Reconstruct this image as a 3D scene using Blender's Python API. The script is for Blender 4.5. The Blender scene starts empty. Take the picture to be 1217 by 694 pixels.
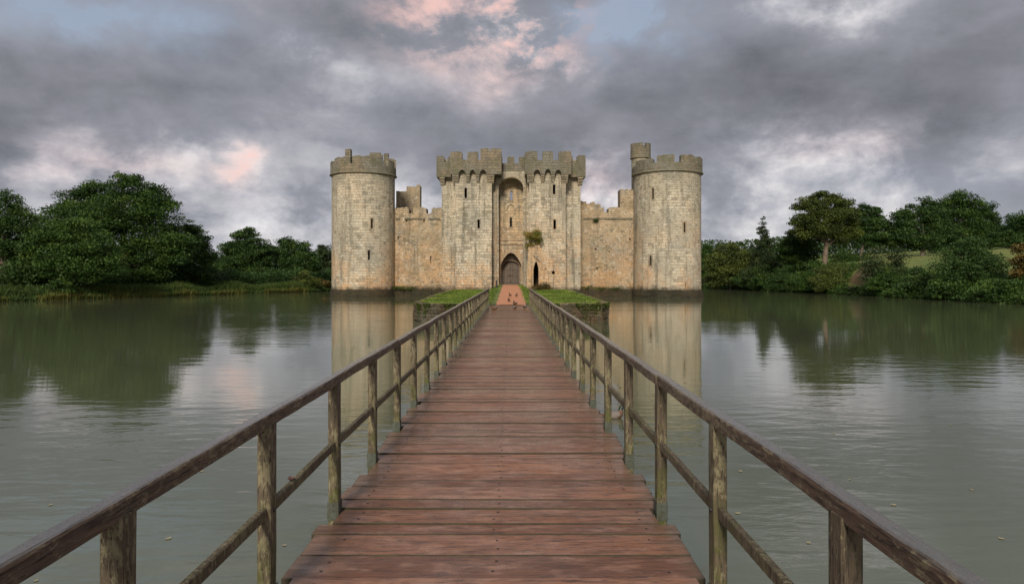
import bpy, bmesh, math, random
import numpy as np
from mathutils import Vector, Matrix, noise as mnoise

random.seed(7); RNG = np.random.default_rng(7)
scene = bpy.context.scene
COL = scene.collection
F = 830.0; HX = 607.0; HY = 328.0; EYE = 1.7          # the photograph's lens in its own pixels, eye 1.7 m above the deck
WATER = -0.92
EXPO = 1.4; EG = 2 ** EXPO

def PX(x, d): return (x - HX) * d / F
def PZ(y, d): return EYE - (y - HY) * d / F

# ------------------------------------------------------------------ tags and linking
def tag(o, label=None, cat=None, group=None, kind=None):
    if label: o['label'] = label
    if cat: o['category'] = cat
    if group: o['group'] = group
    if kind: o['kind'] = kind
    return o
def empty(name, loc=(0, 0, 0), rz=0.0, parent=None):
    o = bpy.data.objects.new(name, None); COL.objects.link(o)
    o.location = loc; o.rotation_euler = (0, 0, rz); o.empty_display_size = .3
    if parent: o.parent = parent
    return o
def link(name, me, mat=None, parent=None, loc=(0, 0, 0)):
    o = bpy.data.objects.new(name, me); COL.objects.link(o)
    if mat is not None:
        for m in (mat if isinstance(mat, (list, tuple)) else [mat]): me.materials.append(m)
    if parent: o.parent = parent
    o.location = loc
    return o
def finish(bm, name, mat, parent=None, smooth=False, loc=(0, 0, 0), recalc=True):
    if recalc: bmesh.ops.recalc_face_normals(bm, faces=bm.faces)
    me = bpy.data.meshes.new(name); bm.to_mesh(me); bm.free()
    if smooth: me.polygons.foreach_set('use_smooth', [True] * len(me.polygons))
    return link(name, me, mat, parent, loc)

# ------------------------------------------------------------------ node helpers
class NB:
    def __init__(self, tree): self.t = tree; self.n = tree.nodes; self.l = tree.links
    def add(self, typ, **kw):
        nd = self.n.new(typ)
        for k, v in kw.items(): setattr(nd, k, v)
        return nd
    def put(self, sock, v):
        if hasattr(v, 'is_output') or isinstance(v, bpy.types.NodeSocket): self.l.new(v, sock)
        else:
            if isinstance(v, (tuple, list)) and len(v) == 3 and sock.type == 'RGBA': v = (*v, 1)
            sock.default_value = v
    def math(self, op, a, b=0.0, c=None, clamp=False):
        nd = self.add('ShaderNodeMath', operation=op, use_clamp=clamp)
        self.put(nd.inputs[0], a)
        if op not in ('SINE', 'ABSOLUTE', 'SQRT', 'EXPONENT', 'ARCSINE', 'FRACT', 'FLOOR'): self.put(nd.inputs[1], b)
        if c is not None: self.put(nd.inputs[2], c)
        return nd.outputs[0]
    def mix(self, f, a, b, blend='MIX'):
        nd = self.add('ShaderNodeMix', data_type='RGBA', blend_type=blend)
        self.put(nd.inputs[0], f); self.put(nd.inputs[6], a); self.put(nd.inputs[7], b)
        return nd.outputs[2]
    def noise(self, vec, scale, detail=4, rough=.55, dist=0.0, out=0):
        nd = self.add('ShaderNodeTexNoise')
        if vec is not None: self.put(nd.inputs['Vector'], vec)
        self.put(nd.inputs['Scale'], scale); nd.inputs['Detail'].default_value = detail
        nd.inputs['Roughness'].default_value = rough; nd.inputs['Distortion'].default_value = dist
        return nd.outputs[out]
    def mapping(self, vec, scale=(1, 1, 1), loc=(0, 0, 0), rot=(0, 0, 0)):
        nd = self.add('ShaderNodeMapping'); self.put(nd.inputs[0], vec)
        nd.inputs[1].default_value = loc; nd.inputs[2].default_value = rot; nd.inputs[3].default_value = scale
        return nd.outputs[0]
    def ramp(self, f, stops, interp='LINEAR'):
        nd = self.add('ShaderNodeValToRGB'); self.put(nd.inputs[0], f); cr = nd.color_ramp; cr.interpolation = interp
        while len(cr.elements) < len(stops): cr.elements.new(.5)
        for e, (p, c) in zip(cr.elements, stops):
            e.position = p; e.color = (c, c, c, 1) if isinstance(c, (int, float)) else (*c, 1)
        return nd.outputs[0]
    def remap(self, v, a, b, c=0.0, d=1.0):
        nd = self.add('ShaderNodeMapRange', clamp=True); self.put(nd.inputs[0], v)
        for i, x in zip((1, 2, 3, 4), (a, b, c, d)): nd.inputs[i].default_value = x
        return nd.outputs[0]
    def sep(self, v):
        nd = self.add('ShaderNodeSeparateXYZ'); self.put(nd.inputs[0], v); return nd.outputs
    def comb(self, x, y, z):
        nd = self.add('ShaderNodeCombineXYZ')
        for i, v in enumerate((x, y, z)): self.put(nd.inputs[i], v)
        return nd.outputs[0]
    def bump(self, h, strength, dist, normal=None):
        nd = self.add('ShaderNodeBump'); self.put(nd.inputs['Height'], h)
        self.put(nd.inputs['Strength'], strength); self.put(nd.inputs['Distance'], dist)
        if normal is not None: self.put(nd.inputs['Normal'], normal)
        return nd.outputs[0]

def newmat(name):
    m = bpy.data.materials.new(name); m.use_nodes = True
    nt = m.node_tree; b = NB(nt); p = nt.nodes['Principled BSDF']
    return m, b, p

# ------------------------------------------------------------------ materials
def stone_mat(name, course=.34, width=.72, light=(.60, .53, .40), mid=(.36, .315, .235), warm=(.54, .30, .135),
              dark=(.10, .092, .072), warmth=.5, moss=.25, streak=.6, mortar=.022, grimy=0.0, base_moss=True):
    m, b, p = newmat(name)
    uv = b.add('ShaderNodeTexCoord').outputs['UV']
    geo = b.add('ShaderNodeNewGeometry'); pos = geo.outputs['Position']
    wob = b.noise(uv, .8, 3, .5, out=1)
    wv = b.add('ShaderNodeVectorMath', operation='MULTIPLY_ADD'); b.put(wv.inputs[0], wob); wv.inputs[1].default_value = (.10, .10, 0); b.put(wv.inputs[2], uv)
    uvw = wv.outputs[0]
    br = b.add('ShaderNodeTexBrick'); b.put(br.inputs['Vector'], uvw)
    br.inputs['Scale'].default_value = 1.0; br.inputs['Brick Width'].default_value = width; br.inputs['Row Height'].default_value = course
    br.inputs['Mortar Size'].default_value = mortar; br.inputs['Mortar Smooth'].default_value = .6; br.inputs['Bias'].default_value = -.1
    br.inputs['Color1'].default_value = (0, 0, 0, 1); br.inputs['Color2'].default_value = (1, 1, 1, 1); br.inputs['Mortar'].default_value = (.5, .5, .5, 1)
    br.offset_frequency = 2; br.squash_frequency = 3; br.squash = .75
    # repairs in smaller stones: a second coursing in patches of its own
    b2 = b.add('ShaderNodeTexBrick'); b.put(b2.inputs['Vector'], b.mapping(uvw, (1, 1, 1), (3.7, .13, 0)))
    for k_, v_ in (('Scale', 1.0), ('Brick Width', width * .48), ('Row Height', course * .62), ('Mortar Size', mortar), ('Mortar Smooth', .6), ('Bias', 0.0)): b2.inputs[k_].default_value = v_
    b2.inputs['Color1'].default_value = (0, 0, 0, 1); b2.inputs['Color2'].default_value = (1, 1, 1, 1); b2.inputs['Mortar'].default_value = (.5, .5, .5, 1)
    rep = b.remap(b.noise(pos, .28, 4, .55), .515, .535)
    stonev = b.mix(rep, br.outputs['Color'], b2.outputs['Color']); mort = b.mix(rep, br.outputs['Fac'], b2.outputs['Fac'])
    big = b.noise(pos, .22, 6, .65); med = b.noise(pos, .7, 6, .65); fine = b.noise(pos, 5.0, 6, .7); grit = b.noise(pos, 22.0, 4, .7)
    # vertical run-off streaks
    st = b.noise(b.mapping(uv, (1.0, .06, 1)), 1.1, 7, .68)
    f1 = b.math('ADD', b.math('MULTIPLY', med, 1.5), b.math('ADD', b.math('MULTIPLY', stonev, .38), b.math('MULTIPLY', big, 1.0)))
    col = b.mix(b.remap(f1, 1.05, 1.80), mid, light)
    cool = b.noise(pos, .35, 5, .65)
    col = b.mix(b.math('MULTIPLY', b.remap(cool, .50, .62), .62), col, (.28, .27, .225))
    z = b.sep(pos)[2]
    low_glow = b.remap(z, 1.0, 9.0, 1.0, .25)  # orange patches strengthen lower down, painting in warm glow off the water
    wf = b.math('MULTIPLY', b.remap(b.math('ADD', b.math('MULTIPLY', big, .75), b.math('MULTIPLY', fine, .25)), .49 - .06 * warmth, .60 - .05 * warmth), b.math('MULTIPLY', low_glow, .85))
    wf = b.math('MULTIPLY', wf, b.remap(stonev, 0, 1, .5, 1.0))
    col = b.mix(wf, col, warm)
    col = b.mix(b.math('MULTIPLY', b.remap(st, .51, .64), streak), col, dark)
    lost = b.math('MULTIPLY', b.remap(stonev, .02, .12, 1, 0), .38)
    col = b.mix(lost, col, dark)
    col = b.mix(b.math('MULTIPLY', b.remap(fine, .54, .66), .70 + grimy * .25), col, dark)
    pale = b.noise(pos, 1.7, 5, .7)
    col = b.mix(b.math('MULTIPLY', b.remap(pale, .56, .68), .6 if not grimy else .12), col, (.62, .59, .50))
    if grimy: col = b.mix(b.math('MULTIPLY', b.remap(med, .36, .62), grimy), col, dark)
    # lichen and moss: on ledges, in patches
    nz = b.sep(geo.outputs['Normal'])[2]
    up = b.remap(nz, .3, .8)
    mn = b.remap(b.noise(pos, 1.1, 6, .7), .50, .66)
    mossf = b.math('MAXIMUM', b.math('MULTIPLY', mn, moss), b.math('MULTIPLY', up, .85))
    if base_moss:
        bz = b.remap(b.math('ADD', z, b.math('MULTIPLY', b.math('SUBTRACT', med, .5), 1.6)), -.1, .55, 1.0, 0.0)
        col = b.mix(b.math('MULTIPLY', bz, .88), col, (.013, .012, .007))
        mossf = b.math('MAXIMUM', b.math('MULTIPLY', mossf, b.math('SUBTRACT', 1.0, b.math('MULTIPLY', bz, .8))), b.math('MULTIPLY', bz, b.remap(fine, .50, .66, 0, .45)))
    mcol = b.mix(b.noise(pos, 3.0, 3), (.05, .062, .018), (.15, .155, .07))
    col = b.mix(b.math('MULTIPLY', mossf, .85), col, mcol)
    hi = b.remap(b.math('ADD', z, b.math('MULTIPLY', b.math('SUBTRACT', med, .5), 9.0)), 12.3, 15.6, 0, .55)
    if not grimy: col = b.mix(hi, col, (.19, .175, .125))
    joint = b.math('MULTIPLY', mort, b.remap(b.noise(pos, .9, 4, .6), .40, .62, .0, .65))
    col = b.mix(joint, col, (.12, .098, .065))
    b.put(p.inputs['Base Color'], col); p.inputs['Roughness'].default_value = .92
    p.inputs['Specular IOR Level'].default_value = .25
    h = b.math('ADD', b.math('MULTIPLY', mort, -.8), b.math('ADD', b.math('MULTIPLY', fine, .7), b.math('MULTIPLY', stonev, .25)))
    h = b.math('ADD', h, b.math('MULTIPLY', grit, .25))
    b.put(p.inputs['Normal'], b.bump(h, .8, .09))
    return m

def wood_mat(name, axis, c1, c2, lichen, lich_amt, rough=.75, gloss_top=False, wetcol=None, moss=0.0, scale=1.0):
    m, b, p = newmat(name)
    geo = b.add('ShaderNodeNewGeometry'); pos = geo.outputs['Position']
    s = [26, 26, 26]; s[axis] = 1.6
    g = b.noise(b.mapping(pos, tuple(v * scale for v in s)), 1.0, 6, .7, .9)
    s2 = [75, 75, 75]; s2[axis] = 7
    g2 = b.noise(b.mapping(pos, tuple(v * scale for v in s2)), 1.0, 5, .7)
    big = b.noise(pos, 2.3, 5, .6)
    col = b.mix(b.remap(g, .32, .68), c1, c2)
    col = b.mix(b.remap(g2, .52, .62), col, tuple(v * .25 for v in c1))
    sp = b.noise(b.mapping(pos, tuple((9 if i == axis else 24) * scale for i in range(3))), 1.9, 7, .8)
    lf = b.math('MULTIPLY', b.remap(b.math('ADD', b.math('MULTIPLY', sp, .7), b.math('MULTIPLY', big, .3)), .505, .555), lich_amt)
    col = b.mix(lf, col, lichen)
    if moss:
        z = b.sep(pos)[2]
        mz = b.remap(b.math('ADD', z, b.math('MULTIPLY', big, .5)), .25, .95, 1, .1)
        mm = b.math('MULTIPLY', b.remap(b.noise(pos, 9, 5, .7), .42, .6), b.math('MULTIPLY', mz, moss))
        col = b.mix(mm, col, (.075, .082, .016))
    r = b.remap(b.math('ADD', g2, big), .7, 1.3, rough - .15, rough + .15)
    if gloss_top:
        up = b.remap(b.sep(geo.outputs['Normal'])[2], .6, .95)
        col = b.mix(b.math('MULTIPLY', up, .8), col, wetcol)
        r = b.math('SUBTRACT', r, b.math('MULTIPLY', up, .34)); b.put(p.inputs['Coat Weight'], b.math('MULTIPLY', up, .6)); p.inputs['Coat Roughness'].default_value = .2
    b.put(p.inputs['Base Color'], col); b.put(p.inputs['Roughness'], r)
    h = b.math('ADD', b.math('MULTIPLY', g, .6), b.math('ADD', b.math('MULTIPLY', g2, .6), b.math('MULTIPLY', sp, .4)))
    b.put(p.inputs['Normal'], b.bump(h, 1.0, .02))
    return m

def deck_mat():
    m, b, p = newmat('deck_planks')
    uv = b.add('ShaderNodeTexCoord').outputs['UV']
    pid = b.add('ShaderNodeAttribute', attribute_name='pid').outputs['Fac']
    geo = b.add('ShaderNodeNewGeometry'); pos = geo.outputs['Position']
    off = b.comb(b.math('MULTIPLY', pid, 37.0), b.math('MULTIPLY', pid, 91.0), 0)
    add = b.add('ShaderNodeVectorMath', operation='ADD'); b.put(add.inputs[0], uv); b.put(add.inputs[1], off)
    v = add.outputs[0]
    g = b.noise(b.mapping(v, (2.4, 34, 1)), 1.0, 7, .7, .5)
    g2 = b.noise(b.mapping(v, (9, 130, 1)), 1.0, 5, .7)
    big = b.noise(pos, .9, 5, .6); med = b.noise(b.mapping(v, (2.2, 5, 1)), 1.5, 5, .65)
    base = b.ramp(pid, [(0, (.16, .066, .034)), (.3, (.26, .112, .058)), (.55, (.34, .155, .086)), (.8, (.21, .100, .058)), (1, (.33, .172, .108))])
    col = b.mix(b.remap(g, .36, .54), (.088, .042, .028), base)
    col = b.mix(b.math('MULTIPLY', b.remap(g2, .53, .62), .85), col, (.035, .018, .013))
    col = b.mix(b.math('MULTIPLY', b.remap(med, .50, .64), .55), col, (.38, .20, .13))
    col = b.mix(b.math('MULTIPLY', b.remap(b.noise(b.mapping(v, (3, 8, 1)), 2.0, 5, .7), .57, .66), .75), col, (.05, .027, .02))
    # knots
    vo = b.add('ShaderNodeTexVoronoi'); b.put(vo.inputs['Vector'], b.mapping(v, (1, 2.0, 1))); vo.inputs['Scale'].default_value = 1.7
    kn = b.remap(vo.outputs['Distance'], .02, .075, 1, 0)
    col = b.mix(b.math('MULTIPLY', kn, .85), col, (.022, .014, .012))
    # green grime towards the ends, under the rails
    xx = b.math('ABSOLUTE', b.math('ADD', b.sep(pos)[0], .09))
    ed = b.math('MULTIPLY', b.remap(b.math('ADD', xx, b.math('MULTIPLY', big, .35)), 1.15, 1.42), .55)
    col = b.mix(ed, col, (.075, .062, .028))
    b.put(p.inputs['Base Color'], col)
    wet = b.remap(b.math('ADD', b.math('MULTIPLY', big, .6), b.math('MULTIPLY', med, .4)), .42, .60)
    r = b.math('ADD', b.remap(wet, 0, 1, .42, .14), b.math('MULTIPLY', g2, .12))
    b.put(p.inputs['Roughness'], r); p.inputs['Specular IOR Level'].default_value = .6
    b.put(p.inputs['Coat Weight'], b.math('MULTIPLY', wet, .65)); p.inputs['Coat Roughness'].default_value = .10; p.inputs['Coat IOR'].default_value = 1.45
    b.put(p.inputs['Coat Normal'], b.bump(b.math('ADD', g, med), .25, .008))
    h = b.math('ADD', b.math('MULTIPLY', g, .8), b.math('ADD', b.math('MULTIPLY', g2, .5), b.math('MULTIPLY', med, .5)))
    b.put(p.inputs['Normal'], b.bump(b.math('SUBTRACT', h, b.math('MULTIPLY', kn, .5)), .8, .012))
    return m

def foliage_mat(name, c_dark, c_mid, c_light, trans=.25):
    m, b, p = newmat(name)
    t = b.add('ShaderNodeAttribute', attribute_name='tint').outputs['Fac']
    col = b.ramp(t, [(0, c_dark), (.5, c_mid), (1, c_light)])
    b.put(p.inputs['Base Color'], col); p.inputs['Roughness'].default_value = .6; p.inputs['Specular IOR Level'].default_value = .3
    tr = b.add('ShaderNodeBsdfTranslucent'); b.put(tr.inputs[0], col)
    mx = b.add('ShaderNodeMixShader'); mx.inputs[0].default_value = trans
    out = m.node_tree.nodes['Material Output']
    b.l.new(p.outputs[0], mx.inputs[1]); b.l.new(tr.outputs[0], mx.inputs[2]); b.l.new(mx.outputs[0], out.inputs[0])
    return m

def plain_mat(name, c, rough=.8, c2=None, scale=8, metal=0, bump=.4, dist=.01):
    m, b, p = newmat(name)
    geo = b.add('ShaderNodeNewGeometry'); n = b.noise(geo.outputs['Position'], scale, 6, .65)
    b.put(p.inputs['Base Color'], b.mix(b.remap(n, .35, .65), c, c2 or tuple(v * .6 for v in c)))
    p.inputs['Roughness'].default_value = rough; p.inputs['Metallic'].default_value = metal
    b.put(p.inputs['Normal'], b.bump(n, bump, dist))
    return m

def water_mat():
    m, b, p = newmat('moat_water')
    geo = b.add('ShaderNodeNewGeometry'); pos = geo.outputs['Position']
    n = b.noise(pos, .05, 3, .5)
    b.put(p.inputs['Base Color'], b.mix(n, (.078, .092, .048), (.094, .108, .064)))
    p.inputs['Roughness'].default_value = .02; p.inputs['IOR'].default_value = 1.8
    p.inputs['Specular IOR Level'].default_value = .75
    # wind ripples, longer across than along the view, in patches
    w1 = b.noise(b.mapping(pos, (.8, 2.1, 1), rot=(0, 0, .12)), 1.0, 3, .5, .3)
    w2 = b.noise(b.mapping(pos, (1.6, 5.0, 1), rot=(0, 0, -.18)), 1.0, 4, .6, .5)
    w3 = b.noise(b.mapping(pos, (.10, .26, 1)), 1.0, 2, .5)
    patch = b.remap(b.noise(b.mapping(pos, (.035, .06, 1)), 1.0, 3, .6), .38, .62, .25, 1.0)
    h = b.math('ADD', b.math('MULTIPLY', w1, .036), b.math('MULTIPLY', w2, .009))
    h = b.math('ADD', b.math('MULTIPLY', h, patch), b.math('MULTIPLY', w3, .03))
    b.put(p.inputs['Normal'], b.bump(h, 1.0, .42))
    return m

M = {}
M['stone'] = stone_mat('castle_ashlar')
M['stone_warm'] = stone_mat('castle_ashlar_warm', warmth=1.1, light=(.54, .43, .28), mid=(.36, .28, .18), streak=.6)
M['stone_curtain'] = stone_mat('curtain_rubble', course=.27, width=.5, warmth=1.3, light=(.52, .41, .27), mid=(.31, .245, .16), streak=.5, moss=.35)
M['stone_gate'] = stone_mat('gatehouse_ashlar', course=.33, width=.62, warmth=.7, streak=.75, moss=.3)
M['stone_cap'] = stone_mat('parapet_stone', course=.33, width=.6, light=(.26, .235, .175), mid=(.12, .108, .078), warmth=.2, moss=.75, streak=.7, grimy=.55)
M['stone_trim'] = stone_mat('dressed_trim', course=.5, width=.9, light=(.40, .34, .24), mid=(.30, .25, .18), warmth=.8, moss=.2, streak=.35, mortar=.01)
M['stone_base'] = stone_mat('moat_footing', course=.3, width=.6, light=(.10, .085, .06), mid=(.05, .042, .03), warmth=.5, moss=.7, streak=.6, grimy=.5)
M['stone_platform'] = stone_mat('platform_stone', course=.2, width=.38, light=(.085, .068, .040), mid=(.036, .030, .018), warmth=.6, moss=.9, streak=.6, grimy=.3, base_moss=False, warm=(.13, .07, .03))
M['deck'] = deck_mat()
M['rail'] = wood_mat('weathered_rail', 1, (.060, .038, .025), (.145, .095, .062), (.24, .20, .12), .85, .60, True, (.150, .148, .145))
M['post'] = wood_mat('weathered_post', 2, (.060, .043, .028), (.15, .112, .072), (.25, .22, .13), .85, .8, moss=1.0)
M['beam'] = wood_mat('old_beam', 1, (.05, .04, .03), (.10, .08, .06), (.12, .11, .07), .5, .8)
M['metal'] = plain_mat('galvanised_steel', (.09, .105, .09), .6, (.06, .06, .035), 30, .4, .3, .003)
M['iron'] = plain_mat('dark_iron', (.03, .028, .027), .6, None, 20, .3)
M['edge'] = plain_mat('plank_edge', (.030, .020, .013), .8, (.045, .040, .016), 12)
M['door'] = wood_mat('oak_door', 2, (.075, .055, .040), (.15, .115, .088), (.18, .16, .13), .3, .8, scale=.35)
M['bark'] = wood_mat('bark', 2, (.06, .048, .034), (.13, .105, .075), (.14, .13, .08), .5, .9, scale=.25)
M['bark_pale'] = wood_mat('bark_pale', 2, (.10, .068, .05), (.17, .12, .09), (.22, .2, .12), .4, .9, scale=.25)
M['water'] = water_mat()
M['fol_oak'] = foliage_mat('leaves_oak', (.018, .042, .009), (.045, .095, .016), (.092, .150, .026))
M['fol_dark'] = foliage_mat('leaves_dark', (.017, .042, .011), (.040, .085, .018), (.082, .135, .030))
M['fol_olive'] = foliage_mat('leaves_olive', (.034, .050, .011), (.078, .105, .020), (.140, .165, .034))
M['fol_willow'] = foliage_mat('leaves_willow', (.022, .038, .012), (.050, .078, .026), (.095, .128, .042))
M['fol_autumn'] = foliage_mat('leaves_turning', (.035, .030, .010), (.095, .075, .016), (.20, .11, .025))
M['fol_ivy'] = foliage_mat('wall_shrub_leaves', (.045, .085, .012), (.15, .19, .02), (.34, .19, .03))
M['reed'] = foliage_mat('reed_blades', (.030, .058, .012), (.070, .115, .022), (.18, .15, .035), .3)
M['turf'] = foliage_mat('turf_blades', (.07, .075, .018), (.11, .19, .022), (.22, .27, .05), .35)

# grass ground, gravel
def ground_mat():
    m, b, p = newmat('ground_grass')
    geo = b.add('ShaderNodeNewGeometry'); pos = geo.outputs['Position']
    n1 = b.noise(pos, .07, 5, .6); n2 = b.noise(pos, 1.2, 6, .7); n3 = b.noise(pos, 9, 4, .7)
    col = b.mix(b.remap(n1, .35, .65), (.10, .155, .025), (.19, .20, .045))
    col = b.mix(b.math('MULTIPLY', b.remap(n2, .5, .7), .5), col, (.085, .082, .03))
    col = b.mix(b.math('MULTIPLY', b.remap(n3, .45, .7), .5), col, (.03, .05, .012))
    x = b.sep(pos)[0]; z = b.sep(pos)[2]
    soil = b.math('MULTIPLY', b.remap(z, -.6, .1, 1, 0), .9)
    col = b.mix(soil, col, (.045, .035, .02))
    b.put(p.inputs['Base Color'], col); p.inputs['Roughness'].default_value = .95
    b.put(p.inputs['Normal'], b.bump(b.math('ADD', n2, n3), .8, .15))
    return m
M['ground'] = ground_mat()
def gravel_mat():
    m, b, p = newmat('path_gravel')
    geo = b.add('ShaderNodeNewGeometry'); pos = geo.outputs['Position']
    n1 = b.noise(pos, .8, 5, .6); n3 = b.noise(pos, 30, 4, .8)
    col = b.mix(b.remap(n1, .35, .65), (.55, .235, .11), (.46, .21, .115))
    col = b.mix(b.remap(n3, .5, .7), col, (.20, .12, .08))
    b.put(p.inputs['Base Color'], col); p.inputs['Roughness'].default_value = .8
    b.put(p.inputs['Normal'], b.bump(n3, .8, .03))
    return m
M['gravel'] = gravel_mat()

# ------------------------------------------------------------------ geometry helpers
def bm_box(bm, x0, x1, y0, y1, z0, z1, jit=0.0):
    vs = [bm.verts.new((x + random.uniform(-jit, jit), y + random.uniform(-jit, jit), z + random.uniform(-jit, jit)))
          for z in (z0, z1) for x, y in ((x0, y0), (x1, y0), (x1, y1), (x0, y1))]
    for f in ((0, 3, 2, 1), (4, 5, 6, 7), (0, 1, 5, 4), (1, 2, 6, 5), (2, 3, 7, 6), (3, 0, 4, 7)):
        bm.faces.new([vs[i] for i in f])
    return vs
def bevel_all(bm, w, seg=1):
    bmesh.ops.bevel(bm, geom=list(bm.edges), offset=w, segments=seg, affect='EDGES', clamp_overlap=True)
def bm_tube(bm, pts, rads, n=8, cap=True):
    pts = [Vector(p) for p in pts]; rings = []
    for i, p in enumerate(pts):
        d = (pts[min(i + 1, len(pts) - 1)] - pts[max(i - 1, 0)]).normalized()
        a = d.cross(Vector((0, 0, 1)) if abs(d.z) < .9 else Vector((1, 0, 0))).normalized(); c = d.cross(a)
        rings.append([bm.verts.new(p + (a * math.cos(t) + c * math.sin(t)) * rads[i]) for t in [2 * math.pi * k / n for k in range(n)]])
    for r0, r1 in zip(rings, rings[1:]):
        for k in range(n): bm.faces.new((r0[k], r0[(k + 1) % n], r1[(k + 1) % n], r1[k]))
    if cap: bm.faces.new(rings[0][::-1]); bm.faces.new(rings[-1])
def profile_samples(a, b, top, bot, steps, step=.12):
    """sample positions along a wall with a pair on each side of every vertical jump"""
    s = set(np.arange(a, b, step).tolist() + [a, b])
    for q in steps:
        if a < q < b: s.update((q - 8e-4, q + 8e-4))
    s = sorted(s)
    out = [s[0]]
    for v in s[1:]:
        if v - out[-1] > 7e-4: out.append(v)
    return [(v, bot(v), top(v)) for v in out]
def bm_ribbon(bm, place, samples, closed=False):
    """place(s) -> ((xo,yo),(xi,yi)); samples (s, zbot, ztop)"""
    rows = []
    for s, zb, zt in samples:
        (xo, yo), (xi, yi) = place(s)
        rows.append([bm.verts.new(c) for c in ((xo, yo, zb), (xo, yo, zt), (xi, yi, zt), (xi, yi, zb))])
    prs = list(zip(rows, rows[1:])) + ([(rows[-1], rows[0])] if closed else [])
    for r0, r1 in prs:
        for k in range(4): bm.faces.new((r0[k], r1[k], r1[(k + 1) % 4], r0[(k + 1) % 4]))
    if not closed: bm.faces.new(rows[0]); bm.faces.new(rows[-1][::-1])
def straight(p0, p1, th):
    """p0->p1 outer line; thickness to the left of the direction"""
    d = Vector((p1[0] - p0[0], p1[1] - p0[1])); L = d.length; d.normalize(); n = Vector((-d.y, d.x)) * th
    def place(s):
        x = p0[0] + d.x * s; y = p0[1] + d.y * s
        return (x, y), (x + n.x, y + n.y)
    return place, L
def uvbox(me, cyl=None):
    if not me.uv_layers: me.uv_layers.new(name='UVMap')
    uv = me.uv_layers[0].data
    for f in me.polygons:
        nx, ny, nz = f.normal
        for li in f.loop_indices:
            x, y, z = me.vertices[me.loops[li].vertex_index].co
            if abs(nz) > .8: u, v = x, y
            elif cyl:
                ang = math.atan2(x - cyl[0], -(y - cyl[1])); u, v = ang * cyl[2], z
            elif abs(ny) >= abs(nx): u, v = x, z
            else: u, v = y + 3.3, z
            uv[li].uv = (u, v)
def carve(o, boxes):
    """cut real openings; boxes of ((x0,x1,y0,y1,z0,z1), rot, pointed)"""
    bm = bmesh.new()
    for bx in boxes:
        x0, x1, y0, y1, z0, z1 = bx[:6]; ptd = bx[6] if len(bx) > 6 else 0
        c = (x0 + x1) / 2
        pts = [(x0, z0), (x1, z0), (x1, z1 - ptd), (c, z1), (x0, z1 - ptd)] if ptd else [(x0, z0), (x1, z0), (x1, z1), (x0, z1)]
        fr = [bm.verts.new((x, y0, z)) for x, z in pts]; bk = [bm.verts.new((x, y1, z)) for x, z in pts]
        n = len(pts); bm.faces.new(fr); bm.faces.new(bk[::-1])
        for i in range(n): bm.faces.new((fr[i], bk[i], bk[(i + 1) % n], fr[(i + 1) % n]))
    bmesh.ops.recalc_face_normals(bm, faces=bm.faces)
    me = bpy.data.meshes.new('cut'); bm.to_mesh(me); bm.free()
    c = bpy.data.objects.new('cut', me); COL.objects.link(c)
    par = o.parent; o.parent = None
    md = o.modifiers.new('cut', 'BOOLEAN'); md.operation = 'DIFFERENCE'; md.solver = 'EXACT'; md.object = c
    bpy.context.view_layer.update()
    dg = bpy.context.evaluated_depsgraph_get()
    nm = bpy.data.meshes.new_from_object(o.evaluated_get(dg), depsgraph=dg)
    o.modifiers.clear(); mats = list(o.data.materials); o.data = nm
    nm.materials.clear()
    for mt in mats: nm.materials.append(mt)
    o.parent = par
    bpy.data.objects.remove(c); bpy.data.meshes.remove(me)
def nz(x, y=0.0, z=0.0): return mnoise.noise(Vector((x, y, z)))

# ------------------------------------------------------------------ leaves
def leaf_mesh(name, C, S, tint, upbias=.35, aspect=.62, N=None):
    n = len(C)
    v = RNG.normal(size=(n, 3)); v[:, 2] = np.abs(v[:, 2]) + upbias * 1.2
    if N is not None: v = v * .8 + N * .9
    v /= np.linalg.norm(v, axis=1)[:, None]
    r = RNG.normal(size=(n, 3)); a = np.cross(v, r); a /= (np.linalg.norm(a, axis=1)[:, None] + 1e-9); c = np.cross(v, a)
    S = S[:, None]
    V = np.stack([C - a * S * .5, C + c * S * aspect * .5 + a * S * .05 + v * S * .08, C + a * S * .5, C - c * S * aspect * .5 + a * S * .05 + v * S * .08], 1).reshape(-1, 3)
    me = bpy.data.meshes.new(name)
    me.vertices.add(4 * n); me.vertices.foreach_set('co', V.astype(np.float32).ravel())
    me.loops.add(4 * n); me.loops.foreach_set('vertex_index', np.arange(4 * n, dtype=np.int32))
    me.polygons.add(n); me.polygons.foreach_set('loop_start', np.arange(0, 4 * n, 4, dtype=np.int32))
    me.update(calc_edges=True)
    at = me.attributes.new('tint', 'FLOAT', 'FACE'); at.data.foreach_set('value', np.clip(tint, 0, 1).astype(np.float32))
    return me
def blade_mesh(name, B, H, W, tint, lean=.25):
    n = len(B); th = RNG.uniform(0, 2 * math.pi, n); d = np.stack([np.cos(th), np.sin(th), np.zeros(n)], 1) * W[:, None]
    L = RNG.normal(size=(n, 3)) * lean; L[:, 2] = 0
    T = B + L * H[:, None]; T[:, 2] += H
    mid = B + L * H[:, None] * .35; mid[:, 2] += H * .6
    V = np.stack([B - d, B + d, mid + d * .8, T, mid - d * .8], 1).reshape(-1, 3)
    me = bpy.data.meshes.new(name)
    me.vertices.add(5 * n); me.vertices.foreach_set('co', V.astype(np.float32).ravel())
    me.loops.add(5 * n); me.loops.foreach_set('vertex_index', np.arange(5 * n, dtype=np.int32))
    me.polygons.add(n); me.polygons.foreach_set('loop_start', np.arange(0, 5 * n, 5, dtype=np.int32))
    me.update(calc_edges=True)
    at = me.attributes.new('tint', 'FLOAT', 'FACE'); at.data.foreach_set('value', np.clip(tint, 0, 1).astype(np.float32))
    return me

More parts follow.
